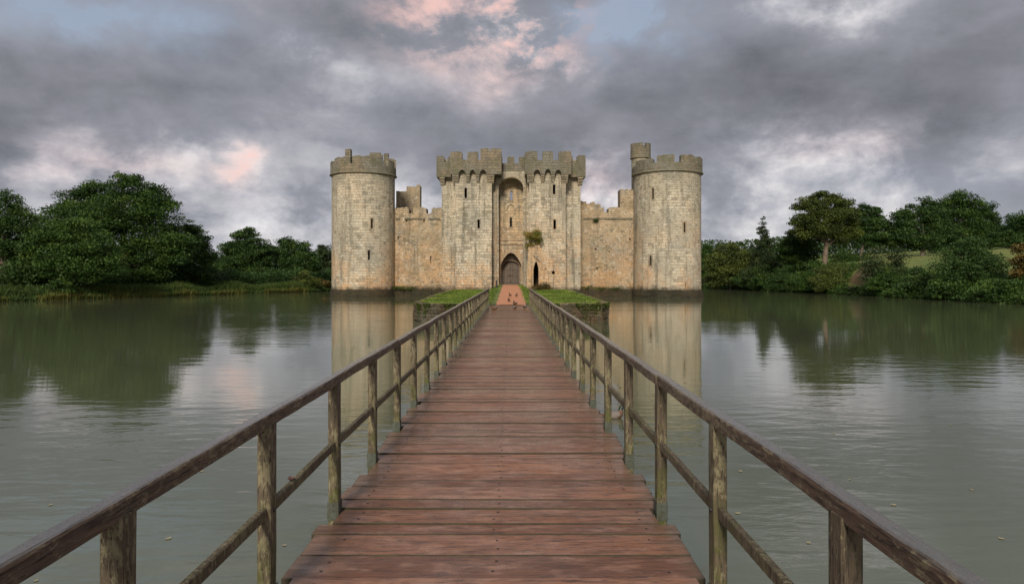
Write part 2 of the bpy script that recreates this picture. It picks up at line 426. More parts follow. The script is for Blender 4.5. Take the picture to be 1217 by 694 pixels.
def crown_leaves(lobes, n, leaf, clump=.27, tintoff=0.0, droop=0.0):
    """lobes: (x,y,z,rx,ry,rz). Clumps spread through each lobe, leaves through each clump."""
    vol = np.array([(l[3] * l[4] * l[5]) ** .80 for l in lobes]); vol /= vol.sum()
    Cs, Ts, Cl = [], [], []
    for l, w in zip(lobes, vol):
        c = np.array(l[:3]); r = np.array(l[3:6]); rm = r.mean()
        k = max(12, int(34 * (rm / 2.2) ** 1.3))
        d = RNG.normal(size=(k, 3)); d /= np.linalg.norm(d, axis=1)[:, None]
        rad = RNG.uniform(.12, 1.0, k) ** .5
        cc = c + d * r * rad[:, None]
        cr = rm * clump * RNG.uniform(.7, 1.5, k) + .25
        per = int(2.9 * n * w / k) + 1
        for i in range(k):
            g = RNG.normal(size=(per, 3)); g /= np.linalg.norm(g, axis=1)[:, None]
            q = g * (RNG.uniform(0, 1, per) ** .5)[:, None] * cr[i] * np.array([1.25, 1.25, .62])
            if droop: q[:, 2] -= np.abs(RNG.normal(size=per)) * droop
            Cs.append(cc[i] + q); ct = .45 + .27 * RNG.normal()
            Ts.append(ct + RNG.normal(size=per) * .13 + tintoff)
        Cl += [cc[i] for i in range(k)]
    C = np.concatenate(Cs); T = np.concatenate(Ts)
    S = .80 * leaf * RNG.uniform(.6, 1.35, len(C))
    return C, S, T, Cl

def tree(label, x, y, z, h, lobes, mat, n=9000, leaf=.34, trunk_r=.35, name='broadleaf_tree', cat='tree', group=None, bark='bark', tintoff=0.0, trunk_h=None, clump=.27, droop=0.0, limbs=12):
    """lobes relative to the base (dx, dy, dz, rx, ry, rz)"""
    root = empty(name, (x, y, z)); tag(root, label, cat, group)
    C, S, T, Cl = crown_leaves(lobes, n, leaf, clump, tintoff, droop)
    keep = C[:, 2] > .05
    me = leaf_mesh('crown', C[keep], S[keep], T[keep]); link('crown', me, M[mat], root)
    bm = bmesh.new()
    th = trunk_h or h * .62
    ax = sum(l[0] * l[3] for l in lobes) / sum(l[3] for l in lobes); ay = 0
    pts = [(ax * t * .8 + .12 * math.sin(3 * t + x), .1 * math.cos(4 * t), -.4 + (th + .4) * t) for t in (0, .06, .2, .45, .75, 1)]
    bm_tube(bm, pts, [trunk_r * f for f in (1.5, 1.12, .95, .75, .45, .18)], 9)
    random.shuffle(Cl)
    for cc in Cl[:limbs // 2]:
        t = min(.9, max(.3, (cc[2] * .62) / max(th, .1))); k = t * th
        p0 = Vector((ax * t * .8, 0, k)); p1 = Vector(cc); mid = p0.lerp(p1, .5) + Vector((0, 0, .12 * (p1 - p0).length))
        bm_tube(bm, [p0, mid, p1], [trunk_r * .34, trunk_r * .2, trunk_r * .06], 5, cap=False)
    finish(bm, 'trunk', M[bark], root, smooth=True)
    return root

def lobes_px(spec, d, bx, bz, by=0.0):
    """crown lobes measured in the photograph at distance d -> metres relative to the base (bx, d, bz)"""
    out = []
    for (cx, cy, rx, ry) in spec:
        X = PX(cx, d) - bx; Z = PZ(cy, d) - bz; r = rx * d / F; rz = ry * d / F
        out.append((X, RNG.uniform(-.3, .3) * r, Z, r, r * .85, rz))
    return out

# ------------------------------------------------------------------ world, sun, camera
def build_world():
    w = bpy.data.worlds.new('World'); scene.world = w; w.use_nodes = True
    b = NB(w.node_tree); bg = w.node_tree.nodes['Background']
    sky = b.add('ShaderNodeTexSky', sky_type='NISHITA'); sky.sun_disc = False
    sky.sun_elevation = SUN_EL; sky.sun_rotation = SUN_ROT
    tc = b.add('ShaderNodeTexCoord').outputs['Generated']
    x, y, z = b.sep(tc)
    zz = b.math('MAXIMUM', z, 0.0)
    den = b.math('ADD', zz, .16)
    cp = b.comb(b.math('DIVIDE', x, den), b.math('DIVIDE', y, den), 0.0)
    wv = b.noise(cp, .9, 4, .55, out=1)
    n1 = b.noise(b.mapping(cp, (1, 1, 1), (3.1, 1.7, 0)), .70, 6, .52, .1)
    n2 = b.noise(b.mapping(cp, (1, 1, 1), (7.3, 2.2, 0)), 2.0, 7, .56, .15)
    n3 = b.noise(b.mapping(tc, (1, 1, 1.5)), 8.0, 9, .62, .15)
    az = b.math('ARCTAN2', x, y); el = b.math('ARCSINE', zz)
    sw = b.noise(b.mapping(tc, (1, 1, 1.4)), 6.0, 6, .55, 0, out=1)
    wx, wy, _ = b.sep(sw)
    azw = b.math('ADD', az, b.math('MULTIPLY', b.math('SUBTRACT', wx, .5), .26))
    elw = b.math('ADD', el, b.math('MULTIPLY', b.math('SUBTRACT', wy, .5), .15))
    def blob(px, py, rx, ry, amt):
        a0 = math.atan2(px - HX, F); e0 = math.atan2(HY - py, math.hypot(F, px - HX)); ra = rx / F; re = ry / F
        u = b.math('DIVIDE', b.math('SUBTRACT', azw, a0), ra); v = b.math('DIVIDE', b.math('SUBTRACT', elw, e0), re)
        q = b.math('ADD', b.math('MULTIPLY', u, u), b.math('MULTIPLY', v, v))
        return b.math('MULTIPLY', b.math('EXPONENT', b.math('MULTIPLY', q, -1.0)), amt)
    def addup(lst):
        s = lst[0]
        for q in lst[1:]: s = b.math('ADD', s, q)
        return s
    bright = addup([blob(*a) for a in [(110, 192, 85, 26, .48), (195, 190, 40, 20, .35), (305, 200, 34, 13, .7), (703, 225, 50, 40, .85),
        (1000, 185, 105, 36, .60), (640, 78, 65, 26, .50), (965, 8, 60, 20, .6), (600, 30, 85, 46, .75), (370, 68, 45, 18, .25),
        (60, 280, 340, 55, .34), (1050, 262, 280, 50, .42), (380, 270, 120, 60, .3), (420, 95, 40, 16, .28), (490, 225, 60, 26, .3), (870, 240, 60, 30, .3)]])
    dark = addup([blob(*a) for a in [(60, 100, 190, 50, .60), (800, 110, 130, 42, .30), (1110, 95, 190, 60, .60), (400, 22, 60, 34, .22),
        (590, 140, 180, 34, .26), (930, 120, 90, 40, .30), (300, 150, 90, 26, .22), (1100, 170, 130, 22, .12), (250, 20, 110, 30, .12)]])
    pink = addup([blob(*a) for a in [(600, 24, 72, 44, 1.7), (640, 66, 42, 20, 1.2), (300, 200, 26, 11, .8), (500, 30, 45, 26, .4), (705, 215, 45, 30, .25), (130, 190, 80, 20, .25), (1000, 170, 60, 20, .12)]])
    blue = addup([blob(*a) for a in [(765, 22, 80, 40, 1.9), (85, 8, 140, 24, 1.6), (700, 8, 60, 14, .8), (160, 300, 420, 60, .12), (1100, 270, 260, 60, .25)]])
    f = b.math('ADD', b.math('MULTIPLY', n1, .62), b.math('ADD', b.math('MULTIPLY', n2, .40), b.math('MULTIPLY', n3, .50)))
    f = b.math('ADD', f, -.345)
    f = b.math('ADD', f, b.math('MULTIPLY', bright, b.remap(n3, .36, .62, .15, .72)))
    f = b.math('SUBTRACT', f, b.math('MULTIPLY', dark, .30))
    # cloud that is nowhere in the photograph (behind the camera) is thinner and brighter
    back = b.remap(y, .2, -.6, 0, .22); f = b.math('ADD', f, back)
    cloud = b.ramp(f, [(.08, (.125, .132, .155)), (.28, (.215, .225, .258)), (.44, (.315, .325, .372)), (.60, (.54, .54, .585)), (.80, (.88, .86, .87)), (1.0, (1.0, .97, .94))])
    cloud = b.mix(b.math('MULTIPLY', b.remap(n2, .35, .62), .25), cloud, (.235, .215, .245))
    bf = b.math('MULTIPLY', blue, b.remap(n3, .60, .38, .25, 1.0), clamp=True)
    skyc = b.mix(1.0, sky.outputs[0], (.09, .09, .09), 'MULTIPLY')
    gap = b.mix(.35, (.42, .47, .56), skyc)
    c = b.mix(bf, cloud, gap)
    pf = b.math('MULTIPLY', pink, b.remap(b.math('ADD', b.math('MULTIPLY', n3, .7), b.math('MULTIPLY', n2, .3)), .42, .54), clamp=True)
    c = b.mix(b.math('MULTIPLY', pf, .9), c, (1.0, .60, .52))
    low = b.remap(z, -.02, .0, 1, 0)
    c = b.mix(low, c, (.10, .11, .09))
    c = b.mix(1.0, c, (1 / EG * 1.0,) * 3, 'MULTIPLY')
    b.l.new(c, bg.inputs[0]); bg.inputs[1].default_value = 1.0
SUN_EL = math.radians(31); SUN_AZ = math.radians(188)     # azimuth the light comes from, clockwise from +Y
SUN_ROT = SUN_AZ
build_world()
sl = bpy.data.lights.new('sun', 'SUN'); sl.energy = 1.5; sl.angle = math.radians(11); sl.color = (1.0, .90, .76)
so = bpy.data.objects.new('sun', sl); COL.objects.link(so)
sd = Vector((math.sin(SUN_AZ) * math.cos(SUN_EL), math.cos(SUN_AZ) * math.cos(SUN_EL), math.sin(SUN_EL)))
so.rotation_euler = (-sd).to_track_quat('-Z', 'Y').to_euler()
cam = bpy.data.cameras.new('camera'); co = bpy.data.objects.new('camera', cam); COL.objects.link(co)
co.location = (0, 0, EYE); co.rotation_euler = (math.radians(90), 0, 0)
cam.sensor_width = 36; cam.lens = 36 * F / 1217
cam.shift_x = 1.5 / 1217; cam.shift_y = -19 / 1217; cam.clip_start = .05; cam.clip_end = 5000
scene.camera = co
scene.view_settings.view_transform = 'Standard'; scene.view_settings.look = 'None'
scene.view_settings.exposure = EXPO; scene.view_settings.gamma = 1
scene.cycles.use_denoising = True
scene.cycles.max_bounces = 6; scene.cycles.diffuse_bounces = 3; scene.cycles.transmission_bounces = 2; scene.cycles.glossy_bounces = 3
scene.cycles.sample_clamp_indirect = 4

# ------------------------------------------------------------------ terrain and water
def sstep(a, b, v): t = np.clip((v - a) / (b - a), 0, 1); return t * t * (3 - 2 * t)
def shore_l(Y): return np.where(Y < 121, -51 + (np.clip(Y, -40, 121) - 70) * .38, -31.6 + (np.minimum(Y, 170) - 121) * .2)
def shore_r(Y): return np.where(Y < 99, 47.2, 47.2 - (np.minimum(Y, 165) - 99) * .09)
def height(X, Y):
    X = np.asarray(X, float); Y = np.asarray(Y, float)
    wob = 1.1 * np.sin(Y * .23 + 1) + .6 * np.sin(Y * .61)
    dl = shore_l(Y) + .5 * wob - X; dr = X - shore_r(Y) - .5 * wob; db = Y - 163; df = -14 - Y
    out = np.maximum(np.maximum(dl, dr), np.maximum(db, df))
    inside = WATER + np.clip(out, -3, 0) * .6
    flat = WATER + .55 + sstep(0, 4, out) * .55
    right = .25 + np.clip(X - 47, 0, 60) * .08 + np.clip(Y - 62, 0, 48) * .062
    rw = sstep(-1, 5, dr)
    land = flat * (1 - rw) + (WATER + .35 + (right - WATER - .35) * sstep(0, 4.5, dr)) * rw
    far = np.clip(np.hypot(X, Y) - 180, 0, 500) * .012
    land = land + far + .12 * np.sin(X * .31) * np.sin(Y * .27) * sstep(1, 6, out)
    t = sstep(-.1, .5, out)
    return inside * (1 - t) + land * t
def h1(x, y): return float(height(np.array([x]), np.array([y]))[0])
def grid_mesh(name, xs, ys, fn):
    Xg, Yg = np.meshgrid(xs, ys); Z = fn(Xg, Yg)
    V = np.stack([Xg, Yg, Z], -1).reshape(-1, 3); nx = len(xs); ny = len(ys)
    i = np.arange((ny - 1) * (nx - 1)); r = i // (nx - 1); c = i % (nx - 1); a = r * nx + c
    Fc = np.stack([a, a + 1, a + nx + 1, a + nx], 1)
    me = bpy.data.meshes.new(name); n = len(Fc)
    me.vertices.add(len(V)); me.vertices.foreach_set('co', V.astype(np.float32).ravel())
    me.loops.add(4 * n); me.loops.foreach_set('vertex_index', Fc.astype(np.int32).ravel())
    me.polygons.add(n); me.polygons.foreach_set('loop_start', np.arange(0, 4 * n, 4, dtype=np.int32))
    me.update(calc_edges=True); me.polygons.foreach_set('use_smooth', np.ones(n, bool))
    return me
xs = np.concatenate([np.linspace(-2500, -120, 18), np.arange(-116, 130, 1.0), np.linspace(134, 2500, 18)])
ys = np.concatenate([np.linspace(-600, -30, 10), np.arange(-27, 200, 1.0), np.linspace(204, 3000, 24)])
tag(link('ground', grid_mesh('ground', xs, ys, height), M['ground']), 'grassy banks and field around the moat', kind='structure')
tag(link('moat_water', grid_mesh('moat_water', np.array([-95., 62.]), np.array([-18., 176.]), lambda X, Y: X * 0 + WATER), M['water']), 'murky green rippled moat water', kind='structure')

# ------------------------------------------------------------------ footbridge
XL, XR = -1.30, 1.11; Y0, Y1 = -1.6, 40.3
PL, PR = -1.235, 1.045            # inner faces of the posts
POST_Y = [2.2 + 1.385 * k for k in range(-2, 28)]
bridge = empty('footbridge', (0, 0, 0)); tag(bridge, 'long wooden footbridge of wet reddish planks with mossy post and rail sides', 'footbridge')
def build_deck():
    bm = bmesh.new(); pidl = bm.faces.layers.float.new('pid'); uvl = bm.loops.layers.uv.new('UVMap')
    nb = bmesh.new()
    y = Y0; k = 0
    while y < Y1 - .05:
        wpl = .345 + random.uniform(-.012, .012)
        parts = [(y + .008, y + wpl - .008)]
        if random.random() < .3:
            c = y + wpl * random.uniform(.42, .58); parts = [(y + .009, c - .0015), (c + .0015, y + wpl - .009)]
        for (a, c) in parts:
            near = any(a - .03 < q + .10 and c + .03 > q for q in POST_Y)
            x0 = (PL + .008 if near else XL - .01) + random.uniform(-.012, .02); x1 = (PR - .008 if near else XR + .01) + random.uniform(-.02, .012)
            t = bmesh.new(); vs = bm_box(t, x0, x1, a, c, -.05, 0)
            bmesh.ops.bevel(t, geom=list(t.edges), offset=.005, segments=1, affect='EDGES'); t.normal_update()
            zt = random.uniform(-.006, .006); tilt = random.uniform(-.003, .003); cup = random.uniform(-.010, .010)
            pid = random.random(); mp = {}
            for v in t.verts:
                zz = v.co.z + zt + tilt * v.co.x + cup * (v.co.y - (a + c) / 2)
                mp[v] = bm.verts.new((v.co.x, v.co.y, zz))
            for f in t.faces:
                nf = bm.faces.new([mp[v] for v in f.verts]); nf[pidl] = pid; nf.material_index = 0 if f.normal.z > .8 else 2
                for lp in nf.loops: lp[uvl].uv = (lp.vert.co.x, lp.vert.co.y + lp.vert.co.z)
            t.free()
            for bxp, byp in [(u_, v_) for u_ in (-1.08, -.10, .90) for v_ in (((.28, .72)) if c - a > .25 else (.5,))]:
                if random.random() < .85:
                    cx = bxp + random.uniform(-.02, .02); cy = a + (c - a) * byp + random.uniform(-.012, .012)
                    r = .0095; z0 = zt + tilt * cx + .0015
                    ring = [bm.verts.new((cx + r * math.cos(q), cy + r * math.sin(q), z0)) for q in [i * math.pi / 4 for i in range(8)]]
                    r2 = [bm.verts.new((v.co.x, v.co.y, z0 - .006)) for v in ring]
                    bm.faces.new(ring).material_index = 1
                    for i in range(8): bm.faces.new((ring[i], ring[(i + 1) % 8], r2[(i + 1) % 8], r2[i])).material_index = 1
        y += wpl; k += 1
    nb.free(); finish(bm, 'deck', [M['deck'], M['iron'], M['edge']], bridge, recalc=False)
build_deck()
def rail(name, xin, side, z0, z1, w, y0, y1, mat, wob=.009, cham=.012):
    """a long squared timber with worn edges; side -1 left, +1 right"""
    bm = bmesh.new(); rings = []; y = y0; sd = random.uniform(0, 90)
    stn = [y0 + (y1 - y0) * q / max(2, int((y1 - y0) / .12)) for q in range(max(2, int((y1 - y0) / .12)) + 1)]
    for y in stn:
        a = xin; c = xin + side * w; lo, hi = min(a, c), max(a, c)
        ox = wob * nz(y * .9, sd); oz = wob * nz(y * .7, sd + 5) ; ch = cham * (1 + .5 * nz(y * 3, sd + 9)); tt = ch * .45
        prof = [(lo + tt, z0), (hi - tt, z0), (hi, z0 + tt), (hi, z1 - ch), (hi - ch * .4, z1 - ch * .35), (hi - ch, z1), (lo + ch, z1), (lo + ch * .4, z1 - ch * .35), (lo, z1 - ch), (lo, z0 + tt)]
        rings.append([bm.verts.new((px + ox + .0022 * nz(y * 6, i * 3.1, sd), y, pz + oz + .0022 * nz(y * 6, i * 7.7, sd + 3))) for i, (px, pz) in enumerate(prof)])
    n = 10
    for r0, r1 in zip(rings, rings[1:]):
        for k in range(n): bm.faces.new((r0[k], r0[(k + 1) % n], r1[(k + 1) % n], r1[k]))
    bm.faces.new(rings[0][::-1]); bm.faces.new(rings[-1])
    return finish(bm, name, mat, bridge, smooth=False)
for xin, sd_, zt_, wd_ in ((PL - .002, -1, .995, .066), (PR + .002, 1, .99, .074)):
    a_ = Y0; i_ = 0
    while a_ < 40:
        b__ = min(40.35, POST_Y[0] + .05 + 1.385 * (4 * i_ + (2 if sd_ < 0 else 4))); j_ = 0 if i_ == 0 else random.uniform(-.004, .004)
        rail('handrail', xin + j_, sd_, zt_ - .072 + j_, zt_ + j_, wd_, a_, b__ - .004, M['rail']); a_ = b__; i_ += 1
rail('mid_rail', PL - .020, -1, .455, .515, .034, Y0, 40.3, M['post'], .006, .006)
rail('mid_rail', PR + .020, 1, .455, .515, .034, Y0, 40.3, M['post'], .006, .006)
def post_mesh(side, seed):
    bm = bmesh.new(); rings = []
    w, dp = .070, .100; zs = [-1.6, -.6, -.2, 0, .15, .3, .45, .6, .75, .935]
    for z in zs:
        ox = .0025 * nz(z * 2, seed); oy = .0025 * nz(z * 2, seed + 4); c = .007
        x0, x1 = (0, w) if side > 0 else (-w, 0)
        prof = [(x0 + c, 0), (x1 - c, 0), (x1, c), (x1, dp - c), (x1 - c, dp), (x0 + c, dp), (x0, dp - c), (x0, c)]
        rings.append([bm.verts.new((px + ox + .0016 * nz(z * 5, i, seed), py + oy + .0016 * nz(z * 5, i + 9, seed), z)) for i, (px, py) in enumerate(prof)])
    for r0, r1 in zip(rings, rings[1:]):
        for k in range(8): bm.faces.new((r0[k], r0[(k + 1) % 8], r1[(k + 1) % 8], r1[k]))
    bm.faces.new(rings[0][::-1]); bm.faces.new(rings[-1])
    bmesh.ops.recalc_face_normals(bm, faces=bm.faces)
    me = bpy.data.meshes.new('post'); bm.to_mesh(me); bm.free(); me.materials.append(M['post']); return me
def bracket_mesh(side):
    bm = bmesh.new()
    x0, x1 = (-.005, .075) if side > 0 else (-.075, .005)
    bm_box(bm, x0, x1, -.005, -.001, -.045, .085)                      # plate on the front face
    xi0, xi1 = (-.0055, -.0015) if side > 0 else (.0015, .0055)
    bm_box(bm, xi0, xi1, -.001, .104, .003, .085)                      # plate on the inner face
    for z in (.03, .065):
        bm_box(bm, (x0 + x1) / 2 - .007, (x0 + x1) / 2 + .007, -.012, -.005, z - .007, z + .007)
    bmesh.ops.recalc_face_normals(bm, faces=bm.faces)
    me = bpy.data.meshes.new('bracket'); bm.to_mesh(me); bm.free(); me.materials.append(M['metal']); return me
def bolt_mesh(side):
    bm = bmesh.new(); xi = 0
    for z in (.485,):
        ring = [[bm.verts.new((xi - side * o, .05 + r * math.cos(q), z + r * math.sin(q))) for q in [k * math.pi / 3 for k in range(6)]] for o, r in ((-.004, .012), (.006, .012), (.009, .008))]
        for r0, r1 in zip(ring, ring[1:]):
            for k in range(6): bm.faces.new((r0[k], r0[(k + 1) % 6], r1[(k + 1) % 6], r1[k]))
        bm.faces.new(ring[-1]); bm.faces.new(ring[0][::-1])
    bmesh.ops.recalc_face_normals(bm, faces=bm.faces)
    me = bpy.data.meshes.new('bolt'); bm.to_mesh(me); bm.free(); me.materials.append(M['iron']); return me
for side, xp in ((-1, PL), (1, PR)):
    pms = [post_mesh(side, 13 * side + 7 * q) for q in range(4)]; bkm = bracket_mesh(side); blm = bolt_mesh(side)
    for i, yy in enumerate(POST_Y):
        p = link('post', pms[i % 4], None, bridge, (xp, yy + random.uniform(-.02, .02) * (i > 3), 0))
        p.rotation_euler = (random.uniform(-.012, .012), random.uniform(-.007, .007), 0)
        link('bracket', bkm, None, p); link('bolt', blm, None, p)
for x in (XL + .20, XR - .20):
    bm = bmesh.new(); bm_box(bm, x - .06, x + .06, Y0, Y1, -.26, -.056); finish(bm, 'joist', M['beam'], bridge)
yy = 1.0
while yy < 39:
    bm = bmesh.new(); bm_box(bm, XL + .06, XR - .06, yy - .08, yy + .08, -.44, -.262); finish(bm, 'cross_beam', M['beam'], bridge)
    for x in (XL + .26, XR - .26):
        bm = bmesh.new(); bm_tube(bm, [(x, yy, -3.2), (x, yy, -.442)], [.11, .10], 12); finish(bm, 'pile', M['beam'], bridge, smooth=False)
    yy += 3.4

# ------------------------------------------------------------------ causeway platform in front of the gate
PLAT_Z = .14
def plat_half(Y, s): # half width of the platform
    w = 5.4 if s < 0 else 5.35
    return w
plat = empty('stone_platform', (0, 40.3, WATER)); tag(plat, 'mossy stone platform with turf on top between footbridge and castle gate', 'platform')
outline = [(-5.1, 40.3), (5.2, 40.3), (5.75, 41.6), (6.2, 56), (6.9, 83.2), (-7.0, 83.2), (-6.4, 58), (-5.7, 41.6)]
def build_platform():
    bm = bmesh.new()
    n = len(outline)
    lo = [bm.verts.new((x * 1.02, y - .0 if y > 41 else y - .08, -3.2)) for x, y in outline]
    hi = [bm.verts.new((x, y, PLAT_Z - .12)) for x, y in outline]
    for i in range(n): bm.faces.new((lo[i], lo[(i + 1) % n], hi[(i + 1) % n], hi[i]))
    bm.faces.new(hi); bm.faces.new(lo[::-1])
    for (ax, ay), (cx, cy), lim in (((-5.1, 40.3), (5.2, 40.3), 99), ((5.2, 40.3), (5.75, 41.6), 9), ((5.75, 41.6), (6.2, 56), 99), ((-6.4, 58), (-5.7, 41.6), 99), ((-5.7, 41.6), (-5.1, 40.3), 9)):
        a = Vector((ax, ay)); c = Vector((cx, cy)); L = (c - a).length; d = (c - a).normalized(); nn = Vector((-d.y, d.x)); z = -1.3
        while z < PLAT_Z - .16:
            hh = min(random.uniform(.13, .24), PLAT_Z - .122 - z); q = random.uniform(-.2, 0)
            while q < L:
                w = random.uniform(.18, .5); e0 = max(q, 0); e1 = min(q + w - .02, L); out_ = random.uniform(.02, .12) + max(0, -.2 - z) * .06; q += w
                if random.random() < .07 or e1 - e0 < .08: continue
                p = [a + d * e0 - nn * out_, a + d * e1 - nn * (out_ + random.uniform(-.02, .02)), a + d * e1 + nn * .1, a + d * e0 + nn * .1]
                v0 = [bm.verts.new((u.x, u.y, z + random.uniform(0, .02))) for u in p]; v1 = [bm.verts.new((u.x, u.y, z + hh - .015 + random.uniform(-.015, .01))) for u in p]
                bm.faces.new(v0[::-1]); bm.faces.new(v1)
                for j in range(4): bm.faces.new((v0[j], v0[(j + 1) % 4], v1[(j + 1) % 4], v1[j]))
            z += hh
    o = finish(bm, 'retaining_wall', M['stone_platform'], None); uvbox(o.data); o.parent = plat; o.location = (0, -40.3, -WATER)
    # coping, stone by stone
    bm = bmesh.new()
    for q_, ((ax, ay), (cx, cy)) in enumerate([(outline[0], outline[1])] + list(zip(outline, outline[1:]))[1:4] + [(outline[5], outline[6]), (outline[6], outline[7]), (outline[7], outline[0])]):
        L = math.hypot(cx - ax, cy - ay); k = max(1, int(L / .7)); a = Vector((ax, ay)); c = Vector((cx, cy)); d = (c - a).normalized(); nn = Vector((-d.y, d.x))
        for i in range(k):
            if (abs(ay - cy) < .01 and -1.5 < (a.lerp(c, (i + .5) / k)).x < 1.3): continue
            p0 = a.lerp(c, i / k) + d * .008; p1 = a.lerp(c, (i + 1) / k) - d * .008
            o_ = -.05 + random.uniform(-.02, .02); zt = PLAT_Z - .01 + random.uniform(-.02, .015); zb = PLAT_Z - .118
            q = [p0 + nn * o_, p1 + nn * o_, p1 + nn * .34, p0 + nn * .34]
            v0 = [bm.verts.new((p.x, p.y, zb)) for p in q]; v1 = [bm.verts.new((p.x, p.y, zt + random.uniform(-.008, .008))) for p in q]
            bm.faces.new(v0[::-1]); bm.faces.new(v1)
            for j in range(4): bm.faces.new((v0[j], v0[(j + 1) % 4], v1[(j + 1) % 4], v1[j]))
    o = finish(bm, 'coping', M['stone_trim'], None); uvbox(o.data); o.parent = plat; o.location = (0, -40.3, -WATER)
build_platform()
def path_z(Y): return .035 + .565 * sstep(40, 76, np.asarray(Y, float))
def plat_height(X, Y):
    X = np.asarray(X, float); Y = np.asarray(Y, float)
    side = PLAT_Z + .02 - .15 * sstep(60, 82, Y)
    a = np.abs(X + .08)
    w = 1 - sstep(1.15, 2.4, a)
    return side * (1 - w) + (path_z(Y) - .02) * w + .02 * np.sin(X * 3.1) * np.sin(Y * 2.3) * sstep(1.4, 2.2, a)
def turf():
    ys_ = np.arange(40.42, 83.4, .6); rows = []; bm = bmesh.new(); nx = 34
    def xr(Y, s):
        pts = [(40.3, -5.1 if s < 0 else 5.2), (41.6, -5.7 if s < 0 else 5.75), (57, -6.4 if s < 0 else 6.2), (83.5, -7.0 if s < 0 else 6.9)]
        return np.interp(Y, [p[0] for p in pts], [p[1] for p in pts]) - s * .33
    for Y in ys_:
        X = np.linspace(xr(Y, -1), xr(Y, 1), nx); Z = plat_height(X, np.full(nx, Y)); rows.append([bm.verts.new(v) for v in zip(X, [Y] * nx, Z)])
    for r0, r1 in zip(rows, rows[1:]):
        for k in range(nx - 1): bm.faces.new((r0[k], r0[k + 1], r1[k + 1], r1[k]))
    sk = [bm.verts.new((v.co.x, v.co.y, PLAT_Z - .125)) for v in rows[0]]
    for k in range(nx - 1): bm.faces.new((sk[k], sk[k + 1], rows[0][k + 1], rows[0][k]))
    tag(finish(bm, 'lawn', M['ground'], smooth=True), 'turf on the platform before the gate', kind='structure')
    n = 42000; Y = 40.5 + 42.5 * RNG.uniform(0, 1, n) ** 1.25; u = RNG.uniform(0, 1, n); X = xr(Y, -1) + u * (xr(Y, 1) - xr(Y, -1))
    k = np.abs(X + .08) > 1.12 + .12 * RNG.normal(size=n); X, Y = X[k], Y[k]
    Z = plat_height(X, Y); patch = np.array([nz(x * .6, y * .35) for x, y in zip(X, Y)])
    H = RNG.uniform(.025, .09, len(X)) * (1 + .8 * np.clip(patch, -.4, .8)) * (1 + (Y - 40) / 60); W = RNG.uniform(.012, .028, len(X)) * (1 + (Y - 40) / 40)
    T = .45 + .95 * patch + RNG.normal(size=len(X)) * .22
    tag(link('grass', blade_mesh('grass', np.stack([X, Y, Z - .01], 1), H, W, T, .4), M['turf']), 'bright green grass on the stone platform', 'grass', kind='stuff')
turf()
def hanging():
    P = []
    for (ax, ay), (cx, cy), k in (((-5.1, 40.3), (-1.4, 40.3), 1700), ((1.2, 40.3), (5.2, 40.3), 2000), ((5.2, 40.3), (5.75, 41.6), 700), ((5.75, 41.6), (6.2, 56), 3500), ((-5.7, 41.6), (-5.1, 40.3), 600), ((-6.4, 58), (-5.7, 41.6), 3500)):
        t = RNG.uniform(0, 1, k); x = ax + (cx - ax) * t; y = ay + (cy - ay) * t; nn = np.array([cy - ay, -(cx - ax)]); nn = nn / np.hypot(*nn)
        dn = np.array([nz(a * 1.1, b_ * 1.1, 3) for a, b_ in zip(x, y)]); kk_ = dn > -.12; x, y, dn = x[kk_], y[kk_], dn[kk_]; k = len(x); dp = np.clip(dn + .02, 0, 1) * 1.5
        z = PLAT_Z - .03 - RNG.uniform(0, 1, k) ** 1.5 * (.12 + dp); o = .06 + .12 * RNG.uniform(0, 1, k)
        P.append(np.stack([x + nn[0] * o, y + nn[1] * o, z], 1)[z > WATER])
    P = np.concatenate(P); n = len(P)
    tag(link('wall_weeds', leaf_mesh('wall_weeds', P, .085 * RNG.uniform(.6, 1.5, n), .45 + RNG.normal(size=n) * .25), M['fol_olive']), 'weeds trailing over the stone platform edge', 'weeds', kind='stuff')
hanging()
def gravel():
    bm = bmesh.new(); rows = []
    for Y in np.arange(40.25, 87.6, .8):
        z = float(path_z(Y)) + .004; wl = 1.10 + .05 * math.sin(Y * 1.3); wr = .98 + .05 * math.sin(Y * 1.7 + 2)
        rows.append([bm.verts.new((x, Y, z + (-.03 if abs(x) > .9 else 0))) for x in (-wl - .03, -wl + .12, -.5, 0, .5, wr - .12, wr + .03)])
    for r0, r1 in zip(rows, rows[1:]):
        for k in range(6): bm.faces.new((r0[k], r0[k + 1], r1[k + 1], r1[k]))
    tag(finish(bm, 'gravel_path', M['gravel'], smooth=True), 'orange gravel path up to the gate', kind='structure')
gravel()

